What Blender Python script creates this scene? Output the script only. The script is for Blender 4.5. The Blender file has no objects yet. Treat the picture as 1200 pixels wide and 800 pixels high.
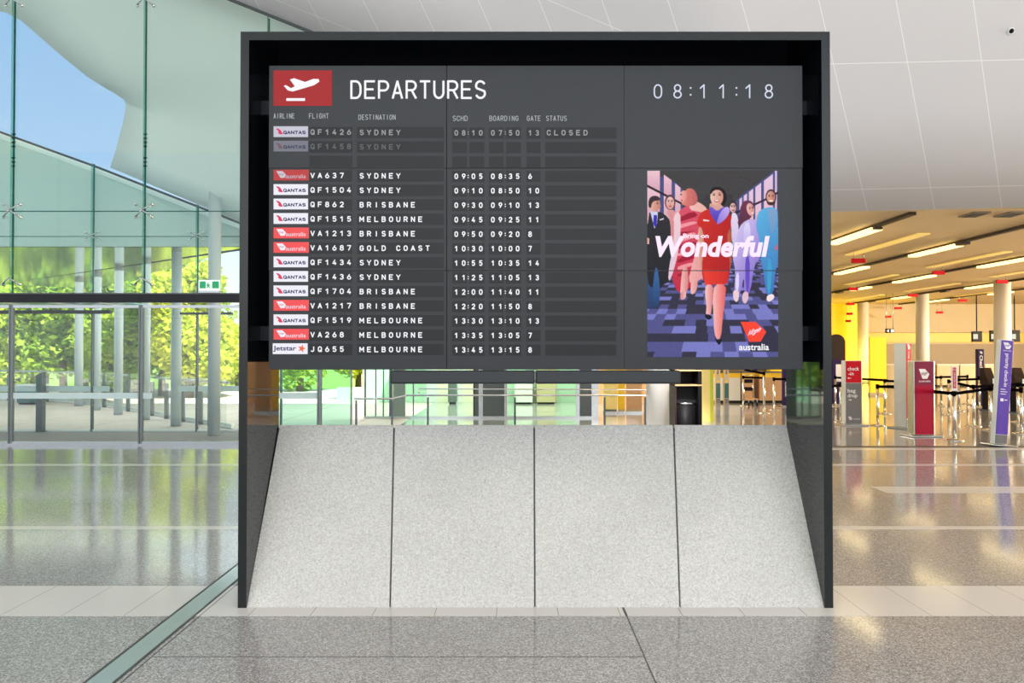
import bpy, bmesh, math, random
import numpy as np
from mathutils import Vector, Matrix

C = bpy.context.scene.collection
SC = bpy.context.scene
PI = math.pi

# ------------------------------------------------------------------ camera
F = 867.0
CAM = Vector((0, 0, 1.7))
PITCH = math.atan(12 / F)
cd = bpy.data.cameras.new('camera')
cd.sensor_width = 36
cd.lens = 36 * F / 1200
cd.clip_start = 0.05
cd.clip_end = 500
cam = bpy.data.objects.new('camera', cd)
cam.location = CAM
cam.rotation_euler = (PI / 2 + PITCH, 0, 0)
C.objects.link(cam)
SC.camera = cam

# ------------------------------------------------------------------ view, world, sun
SC.view_settings.view_transform = 'Standard'
SC.view_settings.look = 'None'
SC.view_settings.exposure = 0.0
SC.view_settings.gamma = 1.0
SC.view_settings.use_curve_mapping = False
SC.cycles.transparent_max_bounces = 40
SC.cycles.max_bounces = 10
SC.cycles.glossy_bounces = 6
SC.cycles.sample_clamp_indirect = 6

SKY_STRENGTH = 3.0
SUN_STRENGTH = 13.0
HALL_LAMP = 3.5
HALL_SIDE_FILL = 6200.0
HALL_UP_FILL = 5200.0
FRONT_DAYLIGHT = 1200.0
CORRIDOR_FILL = 800.0
COLUMN_FILL_SPOT = 13000.0
CANOPY_FILL = 250.0
HALL_FRONT_FILL = 2600.0


def lin(c):
    return tuple((v / 12.92 if v <= 0.04045 else ((v + 0.055) / 1.055) ** 2.4) for v in c)


def rgb(r, g, b):
    return lin((r / 255, g / 255, b / 255)) + (1,)


w = bpy.data.worlds.new('sky')
SC.world = w
w.use_nodes = True
nt = w.node_tree
nt.nodes.clear()
o_ = nt.nodes.new('ShaderNodeOutputWorld')
b_ = nt.nodes.new('ShaderNodeBackground')
b_.inputs['Strength'].default_value = SKY_STRENGTH
tc = nt.nodes.new('ShaderNodeTexCoord')
sep = nt.nodes.new('ShaderNodeSeparateXYZ')
nt.links.new(tc.outputs['Generated'], sep.inputs[0])
rp = nt.nodes.new('ShaderNodeValToRGB')
rp.color_ramp.elements[0].position = 0.0
rp.color_ramp.elements[0].color = (0.5, 0.52, 0.54, 1)
rp.color_ramp.elements[1].position = 1.0
rp.color_ramp.elements[1].color = (0.42, 0.47, 0.54, 1)
for ps, cc in ((0.12, (0.38, 0.42, 0.46)), (0.22, (0.15, 0.22, 0.32)), (0.42, (0.11, 0.19, 0.31)), (0.6, (0.4, 0.45, 0.5))):
    e = rp.color_ramp.elements.new(ps)
    e.color = cc + (1,)
nt.links.new(sep.outputs[2], rp.inputs[0])
ns = nt.nodes.new('ShaderNodeTexNoise')
ns.inputs['Scale'].default_value = 3.4
ns.inputs['Detail'].default_value = 7
mp = nt.nodes.new('ShaderNodeMapping')
mp.inputs['Scale'].default_value = (1, 1, 2.2)
mp.inputs['Location'].default_value = (1.3, 0.4, 0.2)
nt.links.new(tc.outputs['Generated'], mp.inputs[0])
nt.links.new(mp.outputs[0], ns.inputs['Vector'])
r2 = nt.nodes.new('ShaderNodeValToRGB')
r2.color_ramp.elements[0].position = 0.5
r2.color_ramp.elements[0].color = (0, 0, 0, 1)
r2.color_ramp.elements[1].position = 0.72
nt.links.new(ns.outputs[0], r2.inputs[0])
mx = nt.nodes.new('ShaderNodeMixRGB')
mx.inputs[2].default_value = (0.36, 0.37, 0.385, 1)
nt.links.new(r2.outputs[0], mx.inputs[0])
nt.links.new(rp.outputs[0], mx.inputs[1])
nt.links.new(mx.outputs[0], b_.inputs['Color'])
nt.links.new(b_.outputs[0], o_.inputs[0])

sd = bpy.data.lights.new('sun', 'SUN')
sd.energy = SUN_STRENGTH
sd.angle = math.radians(0.6)
sd.color = (1, 0.95, 0.86)
sun = bpy.data.objects.new('sun', sd)
sun.rotation_euler = Vector((0.34, -0.45, 0.82)).to_track_quat('Z', 'Y').to_euler()
C.objects.link(sun)




def area_light(name, loc, aim, sx, sy, energy, col):
    d_ = bpy.data.lights.new(name, 'AREA')
    d_.shape = 'RECTANGLE'
    d_.size, d_.size_y = sx, sy
    d_.energy = energy
    d_.color = col
    o_ = bpy.data.objects.new(name, d_)
    o_.location = loc
    o_.rotation_euler = (Vector(aim) - Vector(loc)).to_track_quat('-Z', 'Y').to_euler()
    C.objects.link(o_)
    return o_


# daylight from the glazing behind the viewer; the lights after it are unseen added fills
area_light('daylight_front', (1.0, -9.5, 6.0), (0, 6, 2.2), 20, 7, FRONT_DAYLIGHT, (1.0, 0.985, 0.96))
area_light('hall_side_fill', (37.5, 21, 2.0), (8, 19, 4.6), 17, 3.6, HALL_SIDE_FILL, (1.0, 0.80, 0.52))  # added fill at the unseen hall end, warms ceiling and walls
area_light('canopy_fill', (-10.5, 20.5, 3.9), (-10.5, 20.5, 0), 10, 6, CANOPY_FILL, (1.0, 0.97, 0.94))  # added fill with no fitting, brightens the shaded forecourt paving
area_light('hall_up_fill', (37.5, 17, 1.2), (10, 16.5, 4.3), 10, 2, HALL_UP_FILL, (1.0, 0.82, 0.58))  # added unseen fill aimed up to lighten the hall ceiling
area_light('hall_front_fill', (37.5, 8, 3.0), (8, 10, 0), 12, 3.6, HALL_FRONT_FILL, (1.0, 0.80, 0.56))  # added unseen fill, warms the floor in front of the hall
sp_ = bpy.data.lights.new('column_fill_spot', 'SPOT')  # added unseen spot, whitens the round column behind the board
sp_.energy = COLUMN_FILL_SPOT
sp_.spot_size = math.radians(17)
sp_.spot_blend = 0.5
sp_.shadow_soft_size = 0.25
so_ = bpy.data.objects.new('column_fill_spot', sp_)
so_.location = (2.2, 8.5, 8.5)
so_.rotation_euler = (Vector((3.2, 15.8, 0.9)) - so_.location).to_track_quat('-Z', 'Y').to_euler()
C.objects.link(so_)
area_light('corridor_fill', (0.5, 22.0, 4.3), (0.5, 22.5, 0), 8, 2, CORRIDOR_FILL, (1.0, 0.95, 0.84))  # unseen fill added to brighten the rooms behind the board

# ------------------------------------------------------------------ pixel to place
def ray(px, py):
    u, v = (px - 600) / F, (400 - py) / F
    return Vector((u, math.cos(PITCH) - v * math.sin(PITCH), math.sin(PITCH) + v * math.cos(PITCH)))


def P(px, py, Y):
    d = ray(px, py)
    return CAM + d * (Y / d.y)


def PF(px, py, z=0.0):
    d = ray(px, py)
    return CAM + d * ((z - CAM.z) / d.z)


# ------------------------------------------------------------------ materials
MATS = {}


def mat(name, col, rough=0.5, metal=0.0, spec=0.5, emit=None, es=1.0, bump=None):
    if name in MATS:
        return MATS[name]
    m = bpy.data.materials.new(name)
    m.use_nodes = True
    p = m.node_tree.nodes['Principled BSDF']
    p.inputs['Base Color'].default_value = col
    p.inputs['Roughness'].default_value = rough
    p.inputs['Metallic'].default_value = metal
    p.inputs['Specular IOR Level'].default_value = spec
    if emit is not None:
        p.inputs['Emission Color'].default_value = emit
        p.inputs['Emission Strength'].default_value = es
    if bump:
        n = m.node_tree.nodes.new('ShaderNodeTexNoise')
        n.inputs['Scale'].default_value = bump[0]
        n.inputs['Detail'].default_value = 4
        t = m.node_tree.nodes.new('ShaderNodeTexCoord')
        m.node_tree.links.new(t.outputs['Object'], n.inputs['Vector'])
        bp = m.node_tree.nodes.new('ShaderNodeBump')
        bp.inputs['Strength'].default_value = bump[1]
        bp.inputs['Distance'].default_value = 0.01
        m.node_tree.links.new(n.outputs[0], bp.inputs['Height'])
        m.node_tree.links.new(bp.outputs[0], p.inputs['Normal'])
    MATS[name] = m
    return m


def glass(name, tint, refl=1.0, ior=1.45, rough=0.0):
    if name in MATS:
        return MATS[name]
    m = bpy.data.materials.new(name)
    m.use_nodes = True
    t = m.node_tree
    t.nodes.clear()
    out = t.nodes.new('ShaderNodeOutputMaterial')
    mixs = t.nodes.new('ShaderNodeMixShader')
    tr = t.nodes.new('ShaderNodeBsdfTransparent')
    tr.inputs[0].default_value = tint
    gl = t.nodes.new('ShaderNodeBsdfGlossy')
    gl.inputs['Roughness'].default_value = rough
    gl.inputs['Color'].default_value = (refl, refl, refl, 1)
    # two-sided Schlick reflectance
    ge = t.nodes.new('ShaderNodeNewGeometry')
    dt = t.nodes.new('ShaderNodeVectorMath'); dt.operation = 'DOT_PRODUCT'
    t.links.new(ge.outputs['Incoming'], dt.inputs[0])
    t.links.new(ge.outputs['Normal'], dt.inputs[1])
    prev = dt.outputs['Value']
    for op, val in (('ABSOLUTE', None), ('SUBTRACT', 1.0), ('POWER', 5.0), ('MULTIPLY_ADD', None)):
        nd = t.nodes.new('ShaderNodeMath'); nd.operation = op
        if op == 'SUBTRACT':
            nd.inputs[0].default_value = val
            t.links.new(prev, nd.inputs[1])
        else:
            t.links.new(prev, nd.inputs[0])
            if op == 'POWER':
                nd.inputs[1].default_value = val
            if op == 'MULTIPLY_ADD':
                nd.inputs[1].default_value = 0.96
                nd.inputs[2].default_value = 0.04
        prev = nd.outputs[0]
    t.links.new(prev, mixs.inputs[0])
    t.links.new(tr.outputs[0], mixs.inputs[1])
    t.links.new(gl.outputs[0], mixs.inputs[2])
    t.links.new(mixs.outputs[0], out.inputs[0])
    MATS[name] = m
    return m


def speckle(name, base, dark, light, s1, s2, rough, spec=0.5, dth=0.33, lth=0.66, joints=None, pit=None):
    """stone: a base colour with fine dark and light grains and optional dark pits"""
    m = bpy.data.materials.new(name)
    m.use_nodes = True
    t = m.node_tree
    p = t.nodes['Principled BSDF']
    tcn = t.nodes.new('ShaderNodeTexCoord')
    v = t.nodes.new('ShaderNodeTexVoronoi')
    v.inputs['Scale'].default_value = s1
    t.links.new(tcn.outputs['Object'], v.inputs['Vector'])
    sp = t.nodes.new('ShaderNodeSeparateColor')
    t.links.new(v.outputs['Color'], sp.inputs[0])
    r = t.nodes.new('ShaderNodeValToRGB')
    r.color_ramp.elements[0].position = dth - 0.12
    r.color_ramp.elements[0].color = dark
    r.color_ramp.elements[1].position = lth + 0.14
    r.color_ramp.elements[1].color = light
    e1 = r.color_ramp.elements.new(dth)
    e1.color = base
    e2 = r.color_ramp.elements.new(lth)
    e2.color = base
    t.links.new(sp.outputs[0], r.inputs[0])
    n = t.nodes.new('ShaderNodeTexNoise')
    n.inputs['Scale'].default_value = s2
    n.inputs['Detail'].default_value = 5
    t.links.new(tcn.outputs['Object'], n.inputs['Vector'])
    mm = t.nodes.new('ShaderNodeMapRange')
    mm.inputs[1].default_value = 0.3
    mm.inputs[2].default_value = 0.7
    mm.inputs[3].default_value = 0.94
    mm.inputs[4].default_value = 1.05
    t.links.new(n.outputs[0], mm.inputs[0])
    mul = t.nodes.new('ShaderNodeMixRGB')
    mul.blend_type = 'MULTIPLY'
    mul.inputs[0].default_value = 1
    t.links.new(r.outputs[0], mul.inputs[1])
    t.links.new(mm.outputs[0], mul.inputs[2])
    colr = mul.outputs[0]
    if pit:
        v2 = t.nodes.new('ShaderNodeTexVoronoi')
        v2.inputs['Scale'].default_value = pit[0]
        t.links.new(tcn.outputs['Object'], v2.inputs['Vector'])
        lt = t.nodes.new('ShaderNodeMath')
        lt.operation = 'LESS_THAN'
        lt.inputs[1].default_value = pit[1]
        t.links.new(v2.outputs['Distance'], lt.inputs[0])
        mx2 = t.nodes.new('ShaderNodeMixRGB')
        mx2.inputs[2].default_value = pit[2]
        t.links.new(lt.outputs[0], mx2.inputs[0])
        t.links.new(colr, mx2.inputs[1])
        colr = mx2.outputs[0]
    if joints:
        colr = joint_nodes(t, tcn.outputs['Object'], colr, *joints)
    t.links.new(colr, p.inputs['Base Color'])
    p.inputs['Roughness'].default_value = rough
    p.inputs['Specular IOR Level'].default_value = spec
    MATS[name] = m
    return m


def joint_nodes(t, vec, colr, px, py, x0, y0, wd, jcol):
    """thin joint lines every px metres along x and every py along y (0 = none)"""
    s = t.nodes.new('ShaderNodeSeparateXYZ')
    t.links.new(vec, s.inputs[0])
    for k, (per, off) in enumerate(((px, x0), (py, y0))):
        if not per:
            continue
        a = t.nodes.new('ShaderNodeMath'); a.operation = 'ADD'; a.inputs[1].default_value = -off + wd / 2
        t.links.new(s.outputs[k], a.inputs[0])
        f = t.nodes.new('ShaderNodeMath'); f.operation = 'FLOORED_MODULO'; f.inputs[1].default_value = per
        t.links.new(a.outputs[0], f.inputs[0])
        l = t.nodes.new('ShaderNodeMath'); l.operation = 'LESS_THAN'; l.inputs[1].default_value = wd
        t.links.new(f.outputs[0], l.inputs[0])
        x = t.nodes.new('ShaderNodeMixRGB')
        x.inputs[2].default_value = jcol
        t.links.new(l.outputs[0], x.inputs[0])
        t.links.new(colr, x.inputs[1])
        colr = x.outputs[0]
    return colr


def jointed(name, col, rough, joints, coord='Object', spec=0.5):
    m = bpy.data.materials.new(name)
    m.use_nodes = True
    t = m.node_tree
    p = t.nodes['Principled BSDF']
    tcn = t.nodes.new('ShaderNodeTexCoord')
    c = t.nodes.new('ShaderNodeRGB')
    c.outputs[0].default_value = col
    out = joint_nodes(t, tcn.outputs[coord], c.outputs[0], *joints)
    t.links.new(out, p.inputs['Base Color'])
    p.inputs['Roughness'].default_value = rough
    p.inputs['Specular IOR Level'].default_value = spec
    MATS[name] = m
    return m


M = {}
M['terrazzo'] = speckle('terrazzo', rgb(160, 156, 153), rgb(134, 130, 128), rgb(198, 196, 193), 150, 0.7, 0.10,
                        spec=0.68, dth=0.36, lth=0.64, joints=(0, 0, 0, 0, 0, (0, 0, 0, 1)))
M['tile'] = jointed('white_tile', rgb(220, 215, 209), 0.16, (0.4, 0, 2.7, 0, 0.005, rgb(150, 146, 142)))
M['channel'] = mat('channel_cover', rgb(176, 192, 188), 0.18, metal=0.35)
M['inlay'] = mat('pale_inlay', rgb(214, 210, 204), 0.2)
M['joint'] = mat('dark_joint', rgb(70, 68, 68), 0.5)
M['concrete'] = speckle('pale_concrete', rgb(206, 203, 195), rgb(192, 188, 179), rgb(218, 216, 209), 130, 1.3, 0.55,
                        spec=0.35, dth=0.3, lth=0.7, pit=(17, 0.055, rgb(112, 106, 98)))
M['gloss_black'] = mat('gloss_black', rgb(13, 15, 20), 0.035, spec=0.6)
M['edge_black'] = mat('edge_black', rgb(26, 29, 28), 0.25, spec=0.3)
M['housing'] = mat('housing_black', rgb(14, 17, 30), 0.5, spec=0.3)
M['screen'] = mat('screen_grey', rgb(45, 47, 49), 0.42, spec=0.22, emit=rgb(70, 74, 78), es=0.12)
M['cell'] = mat('screen_cell', rgb(30, 32, 34), 0.42, spec=0.22, emit=rgb(58, 60, 64), es=0.05)
M['seam'] = mat('screen_seam', rgb(24, 25, 27), 0.6)
M['soundbar'] = mat('soundbar_black', rgb(33, 38, 42), 0.5)


def emitter(name, col, s=1.0):
    return mat(name, (0, 0, 0, 1), 0.5, spec=0.1, emit=col, es=s)


M['led_white'] = emitter('led_white', rgb(250, 250, 255), 1.0)
M['led_clock'] = emitter('led_clock', rgb(216, 222, 238), 1.0)
M['led_head'] = emitter('led_head', rgb(176, 180, 186), 1.0)
M['led_dim'] = emitter('led_dim', rgb(158, 160, 160), 1.0)
M['led_faint'] = emitter('led_faint', rgb(104, 107, 108), 1.0)
M['led_tile'] = emitter('led_tile', rgb(240, 240, 250), 1.0)
M['led_tile_dim'] = emitter('led_tile_dim', rgb(200, 200, 214), 1.0)
M['led_tile_faint'] = emitter('led_tile_faint', rgb(124, 126, 138), 1.0)
M['led_navy'] = emitter('led_navy', rgb(50, 46, 96), 1.0)
M['led_navy_faint'] = emitter('led_navy_faint', rgb(68, 70, 92), 1.0)
M['led_crimson'] = emitter('led_crimson', rgb(222, 62, 92), 1.0)
M['led_crimson_faint'] = emitter('led_crimson_faint', rgb(120, 92, 100), 1.0)
M['led_coral'] = emitter('led_coral', rgb(246, 90, 92), 1.0)
M['led_coral_dim'] = emitter('led_coral_dim', rgb(192, 72, 72), 1.0)
M['led_orange'] = emitter('led_orange', rgb(246, 110, 70), 1.0)
M['led_red'] = emitter('led_red', rgb(172, 52, 54), 1.0)
M['led_logo'] = emitter('led_logo', rgb(250, 70, 50), 1.0)
M['led_pink'] = emitter('led_pink', rgb(255, 236, 255), 1.0)

M['glass'] = glass('clear_glass', (0.94, 0.985, 0.968, 1), 0.75)
M['glass_low'] = glass('door_glass', (0.955, 0.99, 0.975, 1), 0.6)
M['glass_green'] = glass('green_glass', (0.78, 0.96, 0.88, 1), 0.6)
M['glass_edge'] = mat('glass_edge', rgb(22, 84, 80), 0.15)
M['fin_glass'] = glass('fin_glass', (0.62, 0.86, 0.80, 1), 0.9)
M['glass_mint'] = glass('mint_glass', (0.70, 0.93, 0.84, 1), 0.6)
M['steel'] = mat('brushed_steel', rgb(190, 192, 192), 0.25, metal=1.0)
M['steel_dark'] = mat('dark_steel', rgb(96, 100, 104), 0.35, metal=0.8)
M['chrome'] = mat('chrome', rgb(222, 220, 214), 0.1, metal=1.0)
M['transom'] = mat('transom_black', rgb(20, 20, 28), 0.25, spec=0.3)
M['door_frame'] = mat('door_frame', rgb(128, 134, 134), 0.35, metal=0.4)
M['sticker'] = mat('sticker_white', rgb(214, 232, 228), 0.5)
M['white_panel'] = jointed('white_panel', rgb(206, 205, 207), 0.32, (1.23, 2.35, 0.35, 0.0, 0.013, rgb(236, 236, 236)), coord='UV', spec=0.4)
M['white_wall'] = mat('white_wall', rgb(226, 225, 222), 0.6)
M['hall_ceiling'] = jointed('hall_ceiling', rgb(226, 202, 160), 0.55, (0, 0.9, 0, 14, 0.012, rgb(206, 182, 140)))
M['cream'] = mat('cream', rgb(190, 172, 134), 0.5)
M['pale_cream'] = mat('pale_cream', rgb(240, 228, 200), 0.5)
M['taupe'] = mat('taupe', rgb(146, 128, 98), 0.5)
M['yellow'] = mat('yellow_paint', rgb(244, 196, 20), 0.4)
M['yellow_lit'] = mat('yellow_backlit', rgb(250, 210, 20), 0.4, emit=rgb(255, 214, 10), es=0.3)
M['lime'] = mat('lime_edge', rgb(196, 200, 10), 0.4)
M['pale_yellow'] = mat('pale_yellow', rgb(244, 220, 130), 0.45)
M['tan'] = mat('tan', rgb(206, 160, 112), 0.5)
M['column_white'] = mat('column_white', rgb(236, 230, 220), 0.5)
M['column_grey'] = mat('column_grey', rgb(176, 188, 194), 0.45)
M['pavement'] = jointed('pavement', rgb(218, 202, 194), 0.6, (2.0, 2.0, 0.3, 0.4, 0.03, rgb(160, 150, 146)))
M['mat_grey'] = mat('mat_grey', rgb(150, 142, 138), 0.7, bump=(60, 0.3))
M['canopy_metal'] = jointed('canopy_metal', rgb(196, 204, 198), 0.10, (0, 0.45, 0, 0, 0.015, rgb(120, 130, 126)))
MATS['canopy_metal'].node_tree.nodes['Principled BSDF'].inputs['Metallic'].default_value = 0.75
M['fascia'] = mat('fascia_grey', rgb(206, 216, 213), 0.45)
M['roof_soffit'] = mat('roof_soffit', rgb(208, 216, 213), 0.4)
M['gutter'] = mat('gutter_dark', rgb(52, 60, 62), 0.5)
M['white_trim'] = mat('white_trim', rgb(232, 236, 236), 0.4)
M['blue_glass'] = mat('pale_blue_panel', rgb(150, 220, 238), 0.2)
M['grass'] = mat('lawn', rgb(120, 150, 60), 0.8)
M['black'] = mat('black_plastic', rgb(20, 18, 20), 0.5, spec=0.15)
M['belt'] = mat('belt_black', rgb(14, 11, 12), 0.8, spec=0.0)
M['dark_brown'] = mat('dark_brown', rgb(52, 36, 28), 0.5, spec=0.2)
M['green_sign'] = mat('green_sign', rgb(20, 146, 92), 0.4, emit=rgb(20, 146, 92), es=0.5)
M['white_sign'] = mat('white_sign', rgb(240, 244, 240), 0.4, emit=rgb(240, 250, 244), es=0.4)
M['red_sign'] = mat('red_sign', rgb(200, 16, 34), 0.55, spec=0.15)
M['crimson_sign'] = mat('crimson_sign', rgb(172, 6, 46), 0.22, spec=0.3)
M['wine_sign'] = mat('wine_sign', rgb(136, 30, 60), 0.22, spec=0.3)
M['grey_sign'] = mat('grey_sign', rgb(116, 112, 110), 0.35)
M['purple_sign'] = mat('purple_sign', rgb(98, 68, 172), 0.4, spec=0.3)
M['indigo_sign'] = mat('indigo_sign', rgb(52, 28, 80), 0.4, spec=0.2)
M['white_body'] = mat('white_body', rgb(226, 226, 216), 0.35)
M['print_white'] = mat('print_white', rgb(244, 240, 240), 0.5)
M['print_red'] = mat('print_red', rgb(214, 56, 44), 0.5)
M['print_black'] = mat('print_black', rgb(30, 28, 26), 0.5)
M['teal_panel'] = mat('teal_panel', rgb(46, 92, 96), 0.4)
M['vent'] = mat('vent_grey', rgb(150, 140, 122), 0.5)
M['lamp_warm'] = mat('lamp_warm', rgb(255, 236, 180), 0.4, emit=rgb(255, 228, 150), es=2.2)
M['lamp_slot'] = mat('lamp_slot', rgb(240, 214, 130), 0.4, emit=rgb(255, 216, 120), es=0.4)
M['track'] = mat('track_dark', rgb(60, 46, 36), 0.5)
M['bark'] = mat('bark', rgb(92, 78, 62), 0.9)
M['screen_lit'] = emitter('screen_lit', rgb(236, 236, 220), 0.9)
M['grey_green'] = mat('grey_green', rgb(132, 146, 136), 0.4)
M['grey_dark'] = mat('grey_dark', rgb(92, 98, 96), 0.4)
M['sage'] = mat('sage', rgb(176, 204, 180), 0.45)


def leaf_material(name, c1, c2):
    m = bpy.data.materials.new(name)
    m.use_nodes = True
    t = m.node_tree
    t.nodes.clear()
    out = t.nodes.new('ShaderNodeOutputMaterial')
    add = t.nodes.new('ShaderNodeMixShader')
    add.inputs[0].default_value = 0.42
    df = t.nodes.new('ShaderNodeBsdfDiffuse')
    tl = t.nodes.new('ShaderNodeBsdfTranslucent')
    n = t.nodes.new('ShaderNodeTexNoise')
    n.inputs['Scale'].default_value = 1.6
    n.inputs['Detail'].default_value = 3
    g = t.nodes.new('ShaderNodeTexCoord')
    t.links.new(g.outputs['Object'], n.inputs['Vector'])
    r = t.nodes.new('ShaderNodeValToRGB')
    r.color_ramp.elements[0].position = 0.35
    r.color_ramp.elements[0].color = c1
    r.color_ramp.elements[1].position = 0.65
    r.color_ramp.elements[1].color = c2
    t.links.new(n.outputs[0], r.inputs[0])
    t.links.new(r.outputs[0], df.inputs[0])
    t.links.new(r.outputs[0], tl.inputs[0])
    t.links.new(df.outputs[0], add.inputs[1])
    t.links.new(tl.outputs[0], add.inputs[2])
    t.links.new(add.outputs[0], out.inputs[0])
    return m


M['leaf'] = leaf_material('leaf_green', rgb(140, 176, 52), rgb(212, 226, 88))
M['leaf_yellow'] = leaf_material('leaf_yellow', rgb(182, 198, 52), rgb(232, 234, 100))
M['leaf_deep'] = leaf_material('leaf_deep', rgb(116, 158, 56), rgb(190, 212, 84))

# ------------------------------------------------------------------ mesh helpers
GLYPH = {}


def glyphs(s, bold=0.0, shear=0.0, space=1.0):
    """triangles of a string in its own 2D frame, plus its bounds"""
    k = (s, bold, shear, space)
    if k not in GLYPH:
        cu = bpy.data.curves.new('lettering', 'FONT')
        cu.body = s
        cu.size = 1.0
        cu.offset = bold
        cu.shear = shear
        cu.space_character = space
        cu.resolution_u = 4
        ob = bpy.data.objects.new('lettering', cu)
        C.objects.link(ob)
        dg = bpy.context.evaluated_depsgraph_get()
        dg.update()
        me = ob.evaluated_get(dg).to_mesh()
        vs = [(v.co.x, v.co.y) for v in me.vertices]
        fs = [tuple(f.vertices) for f in me.polygons]
        ob.evaluated_get(dg).to_mesh_clear()
        bpy.data.objects.remove(ob)
        bpy.data.curves.remove(cu)
        xs = [v[0] for v in vs] or [0, 1]
        ys = [v[1] for v in vs] or [0, 1]
        GLYPH[k] = (vs, fs, min(xs), max(xs), min(ys), max(ys))
    return GLYPH[k]


def arc(cx, cy, rx, ry, a0, a1, n=8):
    return [(cx + rx * math.cos(math.radians(a0 + (a1 - a0) * k / n)), cy + ry * math.sin(math.radians(a0 + (a1 - a0) * k / n))) for k in range(n + 1)]


_O = arc(.5, .66, .5, .34, 0, 180) + arc(.5, .34, .5, .34, 180, 360) + [(1, .66)]
_SIX = arc(.5, .31, .5, .31, 0, 360, 16)
STROKES = {
    'A': [[(0, 0), (.5, 1), (1, 0)], [(.17, .3), (.83, .3)]],
    'B': [[(0, 0), (0, 1), (.55, 1)] + arc(.55, .765, .38, .235, 90, -90) + [(0, .53)], [(.55, .53)] + arc(.55, .265, .45, .265, 90, -90) + [(0, 0)]],
    'C': [arc(.5, .66, .5, .34, 15, 180) + arc(.5, .34, .5, .34, 180, 345)],
    'D': [[(0, 0), (0, 1), (.45, 1)] + arc(.45, .62, .55, .38, 90, 0) + arc(.45, .38, .55, .38, 0, -90) + [(0, 0)]],
    'E': [[(1, 0), (0, 0), (0, 1), (1, 1)], [(0, .52), (.85, .52)]],
    'F': [[(0, 0), (0, 1), (1, 1)], [(0, .5), (.85, .5)]],
    'G': [arc(.5, .66, .5, .34, 20, 180) + arc(.5, .34, .5, .34, 180, 360) + [(1, .48), (.55, .48)]],
    'H': [[(0, 0), (0, 1)], [(1, 0), (1, 1)], [(0, .52), (1, .52)]],
    'I': [[(.5, 0), (.5, 1)]],
    'J': [[(.85, 1), (.85, .3)] + arc(.45, .3, .4, .3, 0, -150)],
    'K': [[(0, 0), (0, 1)], [(1, 1), (0, .4)], [(.35, .62), (1, 0)]],
    'L': [[(0, 1), (0, 0), (1, 0)]],
    'M': [[(0, 0), (0, 1), (.5, .35), (1, 1), (1, 0)]],
    'N': [[(0, 0), (0, 1), (1, 0), (1, 1)]],
    'O': [_O],
    'P': [[(0, 0), (0, 1), (.55, 1)] + arc(.55, .725, .45, .275, 90, -90) + [(0, .45)]],
    'Q': [_O, [(.55, .3), (1.02, -.03)]],
    'R': [[(0, 0), (0, 1), (.55, 1)] + arc(.55, .735, .45, .265, 90, -90) + [(0, .47)], [(.55, .47), (1, 0)]],
    'S': [arc(.5, .76, .46, .24, 25, 180) + arc(.5, .7, .46, .18, 180, 225, 3) + [(.8, .44)] + arc(.52, .27, .48, .27, 30, -155)],
    'T': [[(0, 1), (1, 1)], [(.5, 1), (.5, 0)]],
    'U': [[(0, 1), (0, .34)] + arc(.5, .34, .5, .34, 180, 360) + [(1, 1)]],
    'V': [[(0, 1), (.5, 0), (1, 1)]],
    'W': [[(0, 1), (.25, 0), (.5, .8), (.75, 0), (1, 1)]],
    'X': [[(0, 0), (1, 1)], [(0, 1), (1, 0)]],
    'Y': [[(0, 1), (.5, .45), (1, 1)], [(.5, .45), (.5, 0)]],
    'Z': [[(0, 1), (1, 1), (0, 0), (1, 0)]],
    '0': [_O],
    '1': [[(.1, .74), (.62, 1), (.62, 0)]],
    '2': [arc(.5, .7, .47, .3, 160, -25) + [(0, 0), (1, 0)]],
    '3': [arc(.47, .75, .44, .25, 150, -90) + arc(.47, .26, .5, .26, 90, -150)],
    '4': [[(.62, 1), (0, .27), (1, .27)], [(.72, .52), (.72, 0)]],
    '5': [[(.92, 1), (.14, 1), (.08, .54)] + arc(.48, .31, .5, .31, 120, -145)],
    '6': [_SIX, [(.62, 1), (.08, .45)]],
    '7': [[(0, 1), (1, 1), (.38, 0)]],
    '8': [arc(.5, .76, .42, .24, 0, 360, 14), arc(.5, .26, .5, .26, 0, 360, 14)],
    '9': [arc(.5, .69, .5, .31, 0, 360, 16), [(.38, 0), (.92, .55)]],
    ':': [[(.5, .16), (.5, .24)], [(.5, .76), (.5, .84)]],
}


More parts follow.
